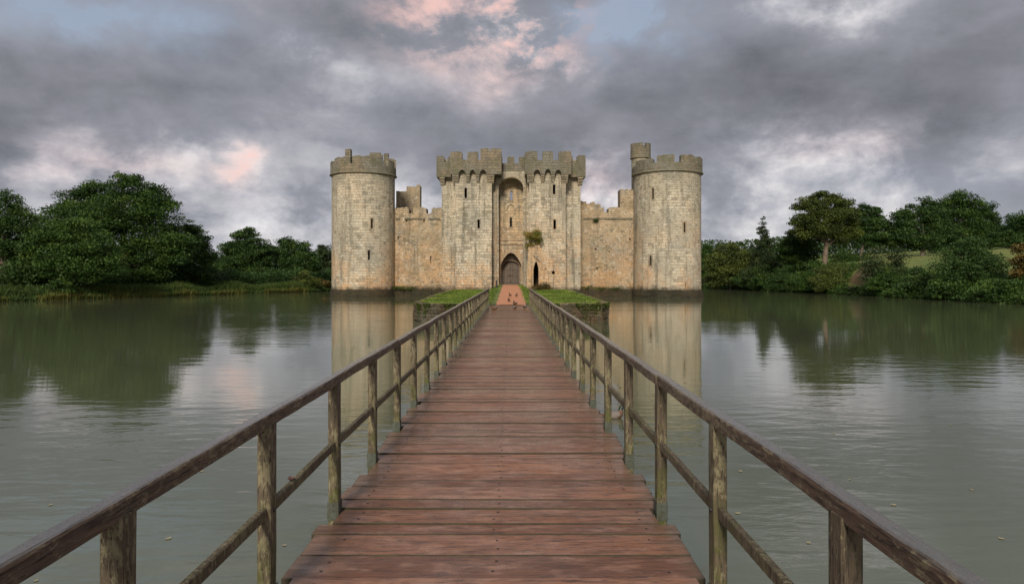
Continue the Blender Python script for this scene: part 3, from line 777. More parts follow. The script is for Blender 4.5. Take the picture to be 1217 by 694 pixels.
# ------------------------------------------------------------------ the castle
castle = empty('castle', (0, 84, WATER)); tag(castle, 'ruined stone moated castle with round corner towers and twin-towered crenellated gatehouse', 'castle')
def cfin(bm, name, mat, parent=None, cyl=None, cuts=None):
    o = finish(bm, name, mat)
    for c_ in (cuts or []): carve(o, [c_])
    uvbox(o.data, cyl)
    o.parent = parent or castle
    if parent is None or parent is castle: o.location = (0, -84, -WATER)
    return o
M['inside'] = plain_mat('unlit_recess', (.035, .024, .016), .95, (.05, .03, .02), 6)  # dark colour painted in for the shade inside openings
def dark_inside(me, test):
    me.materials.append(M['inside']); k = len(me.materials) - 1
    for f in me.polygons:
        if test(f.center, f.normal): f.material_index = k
def slit_frame(parent, x, y, z0, z1, w, col='stone_trim', ptd=.0, fw=.16, ang=0.0, name='arrow_slit'):
    """dressed stones set a little proud around a real opening; ang turns it about z"""
    bm = bmesh.new(); e = .035
    bm_box(bm, -w / 2 - fw, -w / 2, -e, .12, z0 - fw, z1 + fw, .006); bm_box(bm, w / 2, w / 2 + fw, -e, .12, z0 - fw, z1 + fw, .006)
    bm_box(bm, -w / 2 + .002, w / 2 - .002, -e * .8, .12, z0 - fw, z0, .004); bm_box(bm, -w / 2 + .002, w / 2 - .002, -e * .8, .12, z1, z1 + fw, .004)
    rot = Matrix.Rotation(ang, 4, 'Z')
    for v in bm.verts: v.co = rot @ v.co + Vector((x, y, 0))
    return cfin(bm, name, M[col], parent)

def tower_cyl(cx, cy, R, z0, z1, nseg=72, batter=.0):
    bm = bmesh.new(); rings = []
    zs = [z0 + (z1 - z0) * i / 10 for i in range(11)]
    for z in zs:
        r = R * (1 + batter * max(0, 1 - (z - z0) / 6) ** 2)
        rings.append([bm.verts.new((cx + r * math.sin(a), cy - r * math.cos(a), z)) for a in [2 * math.pi * k / nseg for k in range(nseg)]])
    for r0, r1 in zip(rings, rings[1:]):
        for k in range(nseg): bm.faces.new((r0[k], r0[(k + 1) % nseg], r1[(k + 1) % nseg], r1[k]))
    bm.faces.new(rings[0][::-1]); bm.faces.new(rings[-1])
    return bm
def ring_parapet(cx, cy, R, th, zb, ze, merlons, seed):
    """merlons: (a0, a1, ztop) in radians from the front; ragged tops"""
    st = [q for m in merlons for q in m[:2]]
    def top(a):
        aw = (a + math.pi) % (2 * math.pi) - math.pi
        for a0, a1, zt in merlons:
            if a0 <= aw <= a1: return zt + .16 * nz(aw * 9, seed) - .18 * (abs(nz(aw * 23, seed + 3))) - .14 * math.exp(-min(aw - a0, a1 - aw) / .03)
        return ze + .09 * nz(aw * 7, seed + 1)
    s = profile_samples(-math.pi, math.pi - .02, top, lambda a: zb, st, .045)
    s = [(a * 1.0, b_, t) for a, b_, t in s]
    bm = bmesh.new()
    bm_ribbon(bm, lambda a: ((cx + R * math.sin(a), cy - R * math.cos(a)), (cx + (R - th) * math.sin(a), cy - (R - th) * math.cos(a))), s, closed=True)
    return bm
def torus(cx, cy, R, z, hgt, out, n=72):
    bm = bmesh.new(); rings = []
    prof = [(-.15, -hgt), (out * .4, -hgt * .8), (out, -hgt * .2), (out, hgt * .3), (out * .5, hgt), (-.15, hgt)]
    for k in range(n):
        a = 2 * math.pi * k / n
        rings.append([bm.verts.new((cx + (R + p) * math.sin(a), cy - (R + p) * math.cos(a), z + q)) for p, q in prof])
    for i in range(n):
        r0, r1 = rings[i], rings[(i + 1) % n]
        for k in range(6): bm.faces.new((r0[k], r1[k], r1[(k + 1) % 6], r0[(k + 1) % 6]))
    return bm
def corner_tower(cx, cy, R, cpx, hpx, zs, ze, merl_px, slits, back, seed, stone):
    t = cfin(tower_cyl(cx, cy, R, -1.6, ze - .5, batter=.012), 'corner_tower', stone, None, (cx, cy, R),
             cuts=None)
    cuts = []
    fd = cy
    fr = []
    for (px, ya, yb, w) in slits:
        # meet of the sight line with the cylinder's front
        dx = (px - HX) / F
        A = 1 + dx * dx; B = -2 * (dx * cx + cy); Cc = cx * cx + cy * cy - R * R
        Y = (-B - math.sqrt(max(B * B - 4 * A * Cc, 0))) / (2 * A); X = dx * Y
        z1 = PZ(ya, Y); z0 = PZ(yb, Y); ang = math.atan2(X - cx, cy - Y)
        fr.append((X, Y, z0, z1, w, ang))
    # carve in the tower's own turned frame
    bm = bmesh.new()
    for X, Y, z0, z1, w, ang in fr:
        d = Vector((math.sin(ang), -math.cos(ang))); sN = Vector((math.cos(ang), math.sin(ang)))
        q = [Vector((X, Y)) + d * a + sN * s_ for a, s_ in ((.6, -w / 2), (.6, w / 2), (-2.4, w / 2), (-2.4, -w / 2))]
        v0 = [bm.verts.new((p.x, p.y, z0)) for p in q]; v1 = [bm.verts.new((p.x, p.y, z1)) for p in q]
        bm.faces.new(v0); bm.faces.new(v1[::-1])
        for j in range(4): bm.faces.new((v0[j], v1[j], v1[(j + 1) % 4], v0[(j + 1) % 4]))
    bmesh.ops.recalc_face_normals(bm, faces=bm.faces)
    me = bpy.data.meshes.new('cut'); bm.to_mesh(me); bm.free(); c = bpy.data.objects.new('cut', me); COL.objects.link(c)
    t.parent = None; t.location = (0, 0, 0)
    md = t.modifiers.new('cut', 'BOOLEAN'); md.solver = 'EXACT'; md.object = c; bpy.context.view_layer.update()
    dg = bpy.context.evaluated_depsgraph_get(); nm = bpy.data.meshes.new_from_object(t.evaluated_get(dg), depsgraph=dg)
    t.modifiers.clear(); t.data = nm; uvbox(nm, (cx, cy, R)); bpy.data.objects.remove(c)
    if not nm.materials: nm.materials.append(stone)
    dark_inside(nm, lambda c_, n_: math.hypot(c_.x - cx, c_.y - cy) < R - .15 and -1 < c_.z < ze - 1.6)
    t.parent = castle; t.location = (0, -84, -WATER)
    for X, Y, z0, z1, w, ang in fr: slit_frame(t, X, Y, z0, z1, w, ang=ang, fw=.17)
    mer = [(math.asin(max(-1, min(1, (a - cpx) / hpx))), math.asin(max(-1, min(1, (b_ - cpx) / hpx))), zt) for a, b_, zt in merl_px]
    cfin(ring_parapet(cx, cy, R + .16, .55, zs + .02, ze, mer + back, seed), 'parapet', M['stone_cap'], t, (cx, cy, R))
    cfin(torus(cx, cy, R + .02, zs, .11, .27), 'string_course', M['stone_trim'], t, (cx, cy, R))
    bm = tower_cyl(cx, cy, R - .38, ze - 1.2, ze - .9, 48); cfin(bm, 'roof', M['stone_cap'], t)
    # footing
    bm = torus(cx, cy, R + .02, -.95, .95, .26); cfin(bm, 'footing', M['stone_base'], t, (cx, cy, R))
    return t
lt = corner_tower(-19.26, 91.4, 4.05, 432, 39.5, 14.7, 15.75,
    [(393, 400.6, 16.35), (403, 418, 16.65), (418.01, 424.6, 17.65), (426.8, 461, 16.75), (466, 471, 16.5)],
    [(442, 260, 272, .26), (438.5, 297.5, 309, .26), (397, 298, 312, .22)],
    [(1.72, 1.95, 17.0), (2.05, 2.55, 17.4), (2.7, 3.1, 17.2), (-2.2, -1.75, 16.9), (-3.0, -2.4, 17.0)], 3.0, M['stone'])
rt = corner_tower(19.81, 88.5, 4.17, 793, 41.5, 14.45, 15.45,
    [(753, 768.6, 16.05), (773, 792.5, 16.35), (800, 818.3, 16.4), (821.5, 833.5, 16.3)],
    [(776, 223.5, 237, .24), (813.5, 264.5, 276, .26), (773.3, 304, 315.5, .26), (814.5, 336, 343, .1)],
    [(1.75, 2.2, 16.4), (2.4, 2.9, 16.4), (-2.9, -2.4, 16.4), (-2.2, -1.8, 16.3)], 8.0, M['stone'])
# raised broken merlons at the back of the west tower, seen over its parapet
bm = bmesh.new()
for (x0, x1, yt) in ((440, 452, 182), (452.5, 455, 184.5), (456.5, 462, 183)):
    d = 94.2; bm_box(bm, PX(x0, d), PX(x1, d), d - .25, d + .3, 15.3, PZ(yt, d), .04)
cfin(bm, 'stair_head', M['stone_cap'], lt)
# stair turret on the east tower
def turret(cx, cy, R, z0, zp, zt, gaps, parent, seed):
    t = cfin(tower_cyl(cx, cy, R, z0, zp + .4, 24), 'stair_turret', M['stone'], parent, (cx, cy, R))
    def top(a):
        aw = (a + math.pi) % (2 * math.pi) - math.pi
        for g0, g1 in gaps:
            if g0 < aw < g1: return zt - .75
        return zt + .05 * nz(aw * 5, seed)
    s = profile_samples(-math.pi, math.pi - .02, top, lambda a: zp, [q for g in gaps for q in g], .12)
    bm = bmesh.new(); bm_ribbon(bm, lambda a: ((cx + (R + .12) * math.sin(a), cy - (R + .12) * math.cos(a)), (cx + (R - .25) * math.sin(a), cy - (R - .25) * math.cos(a))), s, closed=True)
    cfin(bm, 'turret_parapet', M['stone_cap'], parent, (cx, cy, R))
    cfin(torus(cx, cy, R, zp, .08, .2, 24), 'turret_string', M['stone_trim'], parent, (cx, cy, R))
    return t
turret(16.95, 91.2, 1.18, -1, 17.0, 18.85, [(.08, .42), (1.5, 2.0), (-2.2, -1.6), (2.9, 3.1)], rt, 4.0)

def wall_px(name, mat, y0, th, x0, x1, d, merl, emb, bot, arches=(), cuts=None, parent=None, rag=.06, seed=1.0, step=.12, slope=None):
    """a wall facing the camera at depth d: merl (xa, xb, ytop) in photo pixels, emb the sill between, bot the foot"""
    def top(s):
        px = s / d * F + HX
        for m_ in merl:
            if m_[0] <= px <= m_[1]:
                e_ = min(px - m_[0], m_[1] - px) * d / F
                return PZ(m_[2], d) + 1.6 * rag * nz(s * 2.3, seed) - 2.2 * rag * abs(nz(s * 6, seed + 2)) - (.05 + .22 * abs(nz(m_[0] * .7, seed + 7))) * math.exp(-e_ / .13)
        e = emb(px) if callable(emb) else emb
        return PZ(e, d) + rag * nz(s * 1.7, seed + 5)
    def botf(s):
        px = s / d * F + HX
        for (a, b_, yc, yb, kind) in arches:
            if a < px < b_:
                u = (px - (a + b_) / 2) / ((b_ - a) / 2)
                k = math.sqrt(max(0, 1 - u * u)) if kind == 'round' else (1 - abs(u) ** 1.7)
                return PZ(yb + (yc - yb) * k, d)
        return PZ(bot, d) if bot is not None else -1.4
    steps = [PX(q, d) for m_ in merl for q in m_[:2]] + [PX(q, d) for a in arches for q in a[:2]]
    smp = profile_samples(PX(x0, d), PX(x1, d), top, botf, steps, step)
    bm = bmesh.new(); bm_ribbon(bm, lambda s: ((s, y0), (s, y0 + th)), smp)
    return cfin(bm, name, mat, parent, cuts=cuts)

# curtain walls
cwl = wall_px('curtain_wall', M['stone_curtain'], 91.5, 2.0, 466, 530, 91.5, [(466, 486, 246.7), (491, 506.7, 246.4), (513, 530, 246.6)], 253.5, None, seed=2, rag=.14)
cwr = wall_px('curtain_wall', M['stone_curtain'], 89.5, 2.0, 686, 757, 89.5, [(686, 697, 239), (697.01, 702, 241.5), (702.01, 707, 239.8), (707.01, 714, 241.5), (714.01, 717.8, 246.5), (723.3, 737, 246), (737.01, 757, 224.5)], 253, None, seed=5, rag=.16)
# corbel table line under the wall walk
def corbel_line(x0, x1, d, y, y0, parent):
    bm = bmesh.new(); s = PX(x0, d); e = PX(x1, d); z = PZ(y, d)
    while s < e - .3:
        L = random.uniform(.3, .6)
        if random.random() < .85: bm_box(bm, s, min(s + L - .04, e), y0 - random.uniform(.08, .16), y0 + .1, z - random.uniform(.12, .2), z + .03, .02)
        s += L
    cfin(bm, 'string_course', M['stone_cap'], parent)
corbel_line(470.5, 524.5, 91.5, 259.5, 91.5, cwl); corbel_line(691, 752, 89.5, 259.5, 89.5, cwr)
for (x0, x1, y0, par) in ((470, 528, 91.5, cwl), (688, 753, 89.5, cwr)):
    bm = bmesh.new(); s = PX(x0, y0)
    while s < PX(x1, y0):
        L = random.uniform(.8, 1.6); bm_box(bm, s, s + L, y0 - random.uniform(1.0, 1.3), y0 + .2, -1.6, random.uniform(-.12, .12), .04); s += L - .01
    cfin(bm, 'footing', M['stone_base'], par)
# putlog holes and small openings in the curtain walls are real recesses
def holes(o, lst, y0, d, depth=.35):
    o.parent = None; o.location = (0, 0, 0)
    carve(o, [(PX(x - w / 2, d), PX(x + w / 2, d), y0 - .5, y0 + depth, PZ(y + h / 2, d), PZ(y - h / 2, d)) for x, y, w, h in lst])
    uvbox(o.data); o.parent = castle; o.location = (0, -84, -WATER)
holes(cwl, [(501.5, 291.5, 1.6, 1.3), (512, 309, 2.0, 9), (483, 262.5, 2.2, 2.2), (504, 262.6, 2.0, 2), (473.5, 283, 2, 4)], 91.5, 91.5)
holes(cwr, [(708, 262.5, 4, 4), (708, 296, 2.2, 2.2), (709.5, 319, 2.2, 2.2), (724, 299, 1.6, 1.6), (748.5, 285, 2.2, 4), (729, 318, 1.3, 1.3)], 89.5, 89.5)
# side curtain walls running back, rear wall
for (x0, x1, y0, y1) in ((-20.4, -18.4, 94.5, 132), (18.8, 20.8, 92, 132), (-20.4, 20.8, 132, 134)):
    bm = bmesh.new(); bm_box(bm, x0, x1, y0, y1, -1.5, 9.9); cfin(bm, 'curtain_wall', M['stone_curtain'])
# broken range behind the west curtain
rg = wall_px('ruined_range', M['stone_curtain'], 101, 1.6, 476, 499.3, 101, [(483.2, 485, 220.5), (485.01, 495, 221.5), (495.01, 499.3, 219)], 227.5, None, parent=None, rag=.12, seed=9)
bm = bmesh.new(); bm_box(bm, PX(470.5, 99), PX(474.6, 99), 99, 100, 0, PZ(227, 99), .05); cfin(bm, 'ruined_pier', M['stone_curtain'])
def gable():
    d = 98.6; smp = profile_samples(PX(470.5, d), PX(500, d), lambda q: PZ(np.interp(q / d * F + HX, [470, 474, 484, 494, 500], [250, 246, 240, 244, 251]), d) + .1 * nz(q * 3), lambda q: 5.0, [], .2)
    bm = bmesh.new(); bm_ribbon(bm, lambda q: ((q, d), (q, d + .8)), smp); cfin(bm, 'ruined_gable', M['stone_curtain'])
gable()

# ---- gatehouse
FY = 84.0; PY = 83.3
def gate_tower(side, x_in, x_out, x_fl, slits, keyhole, merl, arches, outer_merl, outer_x, inner_merl_y, seed):
    xa, xb = sorted((PX(x_in, FY), PX(x_out, FY)))
    ztop = PZ(189, PY) - .2
    bm = bmesh.new(); bm_box(bm, xa, xb, FY, 92.4, -1.5, ztop)
    bmesh.ops.subdivide_edges(bm, edges=list(bm.edges), cuts=3, use_grid_fill=True)
    cuts = [(PX(x, FY) - w / 2, PX(x, FY) + w / 2, FY - .5, FY + 3.0, PZ(yb, FY), PZ(ya, FY)) for x, ya, yb, w in slits]
    if keyhole:
        x, ya, yb = keyhole; cuts.append((PX(x, FY) - .06, PX(x, FY) + .06, FY - .5, FY + 2, PZ(yb, FY), PZ(ya, FY))); cuts.append((PX(x, FY) - .18, PX(x, FY) + .18, FY - .5, FY + 2, PZ(yb + .6, FY), PZ(yb - 2.2, FY)))
    if side > 0: cuts.append((PX(634.3, FY), PX(639.9, FY), FY - .5, FY + 2.5, PZ(341, FY), PZ(311, FY), .8))
    t = cfin(bm, 'gate_tower', M['stone_gate'], None, cuts=cuts)
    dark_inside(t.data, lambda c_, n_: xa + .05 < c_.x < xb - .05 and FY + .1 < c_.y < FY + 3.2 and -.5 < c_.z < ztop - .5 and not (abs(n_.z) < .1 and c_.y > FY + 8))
    for x, ya, yb, w in slits: slit_frame(t, PX(x, FY), FY, PZ(yb, FY), PZ(ya, FY), w, fw=.13)
    # flank, set back
    d = 86.0
    xf0, xf1 = sorted((PX(x_fl, d), xb if side > 0 else xa))
    if side > 0: xf0 += .003
    else: xf1 -= .003
    bm = bmesh.new(); bm_box(bm, xf0, xf1, d, 92.3, -1.5, PZ(190, d)); fl = cfin(bm, 'flank_tower', M['stone_gate'], t)
    # front parapet
    p0, p1 = merl[0][0], merl[-1][1]
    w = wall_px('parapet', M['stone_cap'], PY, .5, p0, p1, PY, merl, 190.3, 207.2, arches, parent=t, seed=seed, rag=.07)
    # returns of the parapet
    def ret(x, y0, y1, th, zb, zt, ze, nm='parapet', off=0):
        yy_ = y0; mer = []
        while yy_ < y1: mer.append((yy_, yy_ + 1.1)); yy_ += 1.75
        def top(s):
            for a, b_ in mer:
                if a <= s <= b_: return zt + .05 * nz(s * 3, x)
            return ze
        smp = profile_samples(y0, y1, top, lambda s: zb, [q for m_ in mer for q in m_], .3)
        bm = bmesh.new(); bm_ribbon(bm, lambda s: ((x, s), (x + th, s)), smp); cfin(bm, nm, M['stone_cap'], t)
    zt = PZ(180, PY); ze = PZ(190.5, PY); zb = PZ(207.2, PY)
    xo = PX(p0 if side < 0 else p1, PY); xi = PX(p1 if side < 0 else p0, PY)
    ret(xo if side < 0 else xo - .5, PY + .503, 92.6, .5, zb, zt, ze)
    ret(xi - .5 if side < 0 else xi, PY + .503, 92.6, .5, zb, zt, ze)
    # outer, lower parapet
    od = 85.2
    om = [(a, b_, y) for a, b_, y in outer_merl]
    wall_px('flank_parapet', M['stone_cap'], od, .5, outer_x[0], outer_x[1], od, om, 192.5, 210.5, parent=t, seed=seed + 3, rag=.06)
    xx = PX(outer_x[0] if side < 0 else outer_x[1], od)
    ret(xx if side < 0 else xx - .5, od + .503, 92.5, .5, PZ(210.5, od), PZ(185, od), PZ(192, od), 'flank_parapet')
    # back parapet and roof
    bm = bmesh.new(); bm_box(bm, min(xo, xi) + .55, max(xo, xi) - .55, 92.0, 92.5, zb, ze + .3); cfin(bm, 'parapet', M['stone_cap'], t)
    return t, fl
def corbel(parent, xc, w, ytop, yfront, yback, d, steps=3):
    bm = bmesh.new(); x0 = PX(xc - w / 2, d); x1 = PX(xc + w / 2, d); z = PZ(ytop, d); hh = .30; L = yback - yfront
    for i in range(steps):
        yf = yfront + .01 + L * i / steps
        t = bmesh.new(); bm_box(t, x0 + .02 * i, x1 - .02 * i, yf, yback + .2, z - hh * (i + 1) + .012, z - hh * i - .003)
        eds = [e for e in t.edges if all(abs(v.co.y - yf) < 1e-4 for v in e.verts) and abs(e.verts[0].co.z - e.verts[1].co.z) < 1e-4 and e.verts[0].co.z < z - hh * (i + .5)]
        bmesh.ops.bevel(t, geom=eds, offset=.16, segments=3, affect='EDGES')
        mp = {v: bm.verts.new(v.co) for v in t.verts}
        for f in t.faces: bm.faces.new([mp[v] for v in f.verts])
        t.free()
    return cfin(bm, 'corbel', M['stone_trim'], parent)
gl, fll = gate_tower(-1, 584.5, 541, 525, [(553.5, 223.5, 235.5, .30), (568.9, 261, 271.5, .27)], None,
    [(535, 549.6, 180.3), (555.4, 568.4, 180.3), (571, 581.5, 176.3), (581.51, 583.2, 178.5), (583.21, 596, 176.3)],
    [(545, 553.4, 202, 208.2, 'round'), (558, 565.2, 202, 208.2, 'round'), (569.8, 578.2, 202, 208.2, 'round')],
    [(518.7, 528, 185.3), (532, 536, 186)], (518.7, 536), 180, 1.0)
for xc, w in ((541.2, 7.6), (555.8, 4.4), (567.4, 4.2), (582.8, 9)): corbel(gl, xc, w, 208, PY, FY, PY)
corbel(gl, 525.3, 6, 211, 85.2, 86.0, 85.2)
gr, flr = gate_tower(1, 629, 672.3, 690, [(658.5, 219.5, 231, .30), (659.2, 261.5, 272.5, .30)], (657.5, 320.5, 325),
    [(624, 638.7, 179.6), (644.7, 657.4, 179.7), (663.7, 679, 179.7)],
    [(634, 642.6, 202, 208.2, 'round'), (647.2, 655, 201, 208.2, 'round'), (659.4, 667.4, 202, 208.2, 'round')],
    [(676.5, 680.5, 185), (685.5, 696, 184.6)], (676.5, 696), 180, 6.0)
for xc, w in ((630.3, 8), (645, 4.3), (657.2, 4.0), (671.2, 8.4)): corbel(gr, xc, w, 208, PY, FY, PY)
corbel(gr, 690, 6.4, 211, 85.2, 86.0, 85.2)
for t, xs_ in ((gl, (526, 541)), (gr, (672, 691))):      # footing of the gate towers
    bm = bmesh.new(); d = 84
    a, c = (PX(523.5, 86), PX(584, 84)) if t is gl else (PX(629.5, 84), PX(692, 86)); s = a
    while s < c:
        L = random.uniform(.7, 1.5); bm_box(bm, s, min(s + L, c), (83.7 if (-6.9 < s < 6.5) else 85.6) - random.uniform(0, .12), 86.3, -1.6, random.uniform(-.12, .02), .03); s += L - .01
    cfin(bm, 'footing', M['stone_base'], t)

# centre: great arch between the towers
CY = 85.5
gh = wall_px('gatehouse_front', M['stone_gate'], CY, 1.8, 583.5, 630, CY, [(603, 611.4, 186.6), (616.6, 624.3, 186.6), (583.5, 597, 186.8)], 194.2, None,
             [(592.6, 622, 211.3, 224, 'round')], seed=3, rag=.05)
# the arch opening must run down to the ground: rebuild with a long jamb
bpy.data.objects.remove(gh)
def centre_front():
    d = CY
    def top(s):
        px = s / d * F + HX
        for a, b_, y in ((603, 611.4, 186.6), (616.6, 624.3, 186.6), (583.5, 597, 186.8)):
            if a <= px <= b_: return PZ(y, d) + .04 * nz(s * 3, 2)
        return PZ(194.2, d) + .04 * nz(s * 2, 4)
    def bot(s):
        px = s / d * F + HX; u = (px - 607.3) / 14.7
        if abs(u) >= 1: return -1.4
        return PZ(224 + (211.3 - 224) * math.sqrt(max(0, 1 - u * u)), d)
    st = [PX(q, d) for q in (603, 611.4, 616.6, 624.3, 597, 592.6, 622)]
    smp = profile_samples(PX(584.6, d), PX(628.9, d), lambda s: PZ(203, d), bot, st, .08)
    bm = bmesh.new(); bm_ribbon(bm, lambda s: ((s, CY), (s, CY + 1.8)), smp)
    o = cfin(bm, 'gatehouse_front', M['stone_gate'])
    smp = profile_samples(PX(584.7, d), PX(628.8, d), top, lambda s: PZ(202.9, d), st, .08)
    bm = bmesh.new(); bm_ribbon(bm, lambda s: ((s, CY - .06), (s, CY + .6)), smp); cfin(bm, 'parapet', M['stone_cap'], o)
    return o
gh = centre_front()
def arch_band(cx, d, y0, y1, spring, crown, hw, wd, yfront, name, parent, kind='round', mat='stone_trim', down=None, n=26):
    """moulded band that follows an arch; sizes in photo pixels at depth d"""
    bm = bmesh.new(); rings = []
    pts = []
    if down: pts.append((-1, down))
    for i in range(n + 1):
        u = -1 + 2 * i / n
        if kind == 'round': a = math.pi * (1 - i / n); pts.append((math.cos(a), spring + (crown - spring) * math.sin(a)))
        else: pts.append((u, spring + (crown - spring) * (1 - abs(u) ** 1.9)))
    if down: pts.append((1, down))
    P = [Vector((PX(cx + u * hw, d), PZ(y, d))) for u, y in pts]
    for i, p in enumerate(P):
        t = (P[min(i + 1, len(P) - 1)] - P[max(i - 1, 0)]).normalized(); nn = Vector((-t.y, t.x)) * (wd * d / F)
        o_ = p + nn
        rings.append([bm.verts.new(v) for v in ((p.x, y0, p.y), (o_.x, y0, o_.y), (o_.x, y1, o_.y), (p.x, y1, p.y))])
    for r0, r1 in zip(rings, rings[1:]):
        for k in range(4): bm.faces.new((r0[k], r1[k], r1[(k + 1) % 4], r0[(k + 1) % 4]))
    bm.faces.new(rings[0]); bm.faces.new(rings[-1][::-1])
    return cfin(bm, name, M[mat], parent)
arch_band(607.3, CY, CY - .10, CY + .25, 224, 211.3, 14.8, 1.7, CY, 'arch_moulding', gh)
# recessed wall with the gate arch
RY = 87.3
def recess():
    d = RY
    def bot(s):
        px = s / d * F + HX; u = (px - 607.2) / 12.3
        if abs(u) >= 1: return -1.4
        return PZ(315 + (300.5 - 315) * (1 - abs(u) ** 2.2), d)
    smp = profile_samples(PX(588, d), PX(626, d), lambda s: PZ(197, d), bot, [PX(594.9, d), PX(619.5, d)], .08)
    bm = bmesh.new(); bm_ribbon(bm, lambda s: ((s, RY), (s, RY + .9)), smp)
    cuts = [(PX(606.2, d), PX(608.9, d), RY - .5, RY + 1.5, PZ(238, d), PZ(227, d)), (PX(606, d), PX(608.4, d), RY - .5, RY + 1.5, PZ(269.5, d), PZ(258.5, d)),
            (PX(592.3, d), PX(593.6, d), RY - .5, RY + .5, PZ(238, d), PZ(231, d))]
    o = cfin(bm, 'gate_wall', M['stone_warm'], None, cuts=cuts)
    slit_frame(o, PX(607.5, d), RY, PZ(238, d), PZ(227, d), .28, fw=.12); slit_frame(o, PX(607.2, d), RY, PZ(269.5, d), PZ(258.5, d), .25, fw=.1)
    arch_band(607.2, d, RY - .14, RY + .1, 250, 243.5, 4.2, 1.0, RY, 'niche_hood', o, down=254)
    for (y, w) in ((289.3, .16), (284.6, .09)):
        bm = bmesh.new(); bm_box(bm, PX(590, d), PX(624, d), RY - w, RY + .1, PZ(y + 1.1, d), PZ(y - .4, d)); cfin(bm, 'string_course', M['stone_trim'], o)
    arch_band(607.2, d, RY - .12, RY + .1, 315, 300.5, 12.3, 1.3, RY, 'arch_moulding', o, kind='p', down=338)
    # shields carved above the gate, worn
    for x in (600, 607, 614):
        bm = bmesh.new(); q = [(-.22, .28), (.22, .28), (.22, -.02), (0, -.32), (-.22, -.02)]
        f0 = [bm.verts.new((PX(x, d) + a, RY - .07, PZ(294.8, d) + c)) for a, c in q]; f1 = [bm.verts.new((v.co.x, RY + .05, v.co.z)) for v in f0]
        bm.faces.new(f0)
        for i in range(5): bm.faces.new((f0[i], f0[(i + 1) % 5], f1[(i + 1) % 5], f1[i]))
        cfin(bm, 'shield', M['stone_trim'], o)
    return o
gw = recess()
def inner_gate():
    d = 88.6
    def bot(s):
        px = s / d * F + HX; u = (px - 607.1) / 10.6
        if abs(u) >= 1: return -.5
        return PZ(319 + (310 - 319) * math.sqrt(1 - u * u), d)
    smp = profile_samples(PX(592, d), PX(623, d), lambda s: PZ(292, d), bot, [PX(596.5, d), PX(617.7, d)], .08)
    bm = bmesh.new(); bm_ribbon(bm, lambda s: ((s, d), (s, d + .5)), smp)
    o = cfin(bm, 'inner_arch', M['stone_warm'], gw)
    arch_band(607.1, d, d - .1, d + .1, 319, 310, 10.7, .9, d, 'arch_moulding', gw, down=338)
    # portcullis teeth hanging in the vault
    bm = bmesh.new(); z1 = PZ(301, 88.1); z0 = PZ(309, 88.1)
    for i in range(9):
        x = PX(597.5, 88.1) + i * .255; bm_box(bm, x - .035, x + .035, 88.06, 88.12, z0 - .1 * (i % 2), z1)
    for z in (z0 + .25, z0 + .6): bm_box(bm, PX(596.5, 88.1), PX(618, 88.1), 88.125, 88.16, z - .035, z + .035)
    cfin(bm, 'portcullis', M['iron'], gw)
    zb = .60
    for s, (a, c) in ((0, (PX(596, 88.9), PX(607, 88.9) - .01)), (1, (PX(607, 88.9) + .01, PX(618, 88.9)))):
        bm = bmesh.new(); n = 6; w = (c - a) / n
        for i in range(n): bm_box(bm, a + i * w + .008, a + (i + 1) * w - .008, 88.86, 88.96, zb + .02, PZ(309, 88.9))
        dr = cfin(bm, 'door', M['door'], gw)
        bm = bmesh.new()
        for z in (zb + .35, zb + 1.15, zb + 2.0): bm_box(bm, a + .03, c - .03, 88.80, 88.857, z - .08, z + .08)
        cfin(bm, 'door_ledge', M['door'], dr)
        bm = bmesh.new(); xh = c - .18 if s == 0 else a + .18
        bm_tube(bm, [(xh + .09 * math.cos(q), 88.77, zb + 1.15 + .09 * math.sin(q)) for q in [k * math.pi / 5 for k in range(11)]], [.018] * 11, 6)
        cfin(bm, 'handle', M['iron'], dr)
    bm = bmesh.new(); bm_box(bm, PX(595, 88.4), PX(619, 88.4), 87.4, 88.8, .2, zb + .01); cfin(bm, 'threshold', M['stone_trim'], gw)
inner_gate()
bm = bmesh.new(); bm_box(bm, PX(592, 91.8), PX(623, 91.8), 91.4, 91.8, -1, PZ(246, 91.8)); cfin(bm, 'slit_backing', M['stone_curtain'], gw)  # added behind the recess to block the sky, so the lower slit looks dark
# ruined abutment with a small pointed doorway on the east gate tower
def abutment():
    d = 83.1
    def top(s):
        px = s / d * F + HX
        y = np.interp(px, [626.5, 628, 632, 640, 644, 647, 650, 653], [330, 291, 289, 291, 296, 306, 322, 341])
        return PZ(y, d) + .22 * nz(s * 3.1, 7) + .1 * nz(s * 9, 2)
    def bot(s):
        px = s / d * F + HX; u = (px - 637.1) / 3.0
        if abs(u) >= 1: return -.5
        return PZ(320 + (311 - 320) * (1 - abs(u) ** 1.8), d)
    smp = profile_samples(PX(626.6, d), PX(652, d), top, bot, [PX(634.1, d), PX(640.1, d)], .07)
    bm = bmesh.new(); bm_ribbon(bm, lambda s: ((s, d + .35 * abs(nz(s * 1.7, 3))), (s, FY + .02)), smp)
    o = cfin(bm, 'ruined_abutment', M['stone_warm'])
    arch_band(637.1, d, d - .06, d + .2, 321, 310.8, 3.2, 1.2, d, 'doorway_moulding', o, kind='p', down=341)
    bm = bmesh.new()
    bm_tube(bm, [(PX(x, d), d - .02 + .3 * k, PZ(y, d)) for k, (x, y) in zip((0, .1, .25, .4, .5, .6), ((634.5, 303), (639, 306), (643, 311), (645.6, 318), (646.8, 327), (647, 340)))], [.16, .18, .17, .16, .15, .14], 6)
    cfin(bm, 'broken_rib', M['stone_trim'], o)
    for k in range(14):
        bm = bmesh.new(); x = random.uniform(628, 650); y = np.interp(x, [628, 640, 650], [290, 293, 322]) + random.uniform(0, 6)
        break
    bm.free()
abutment()
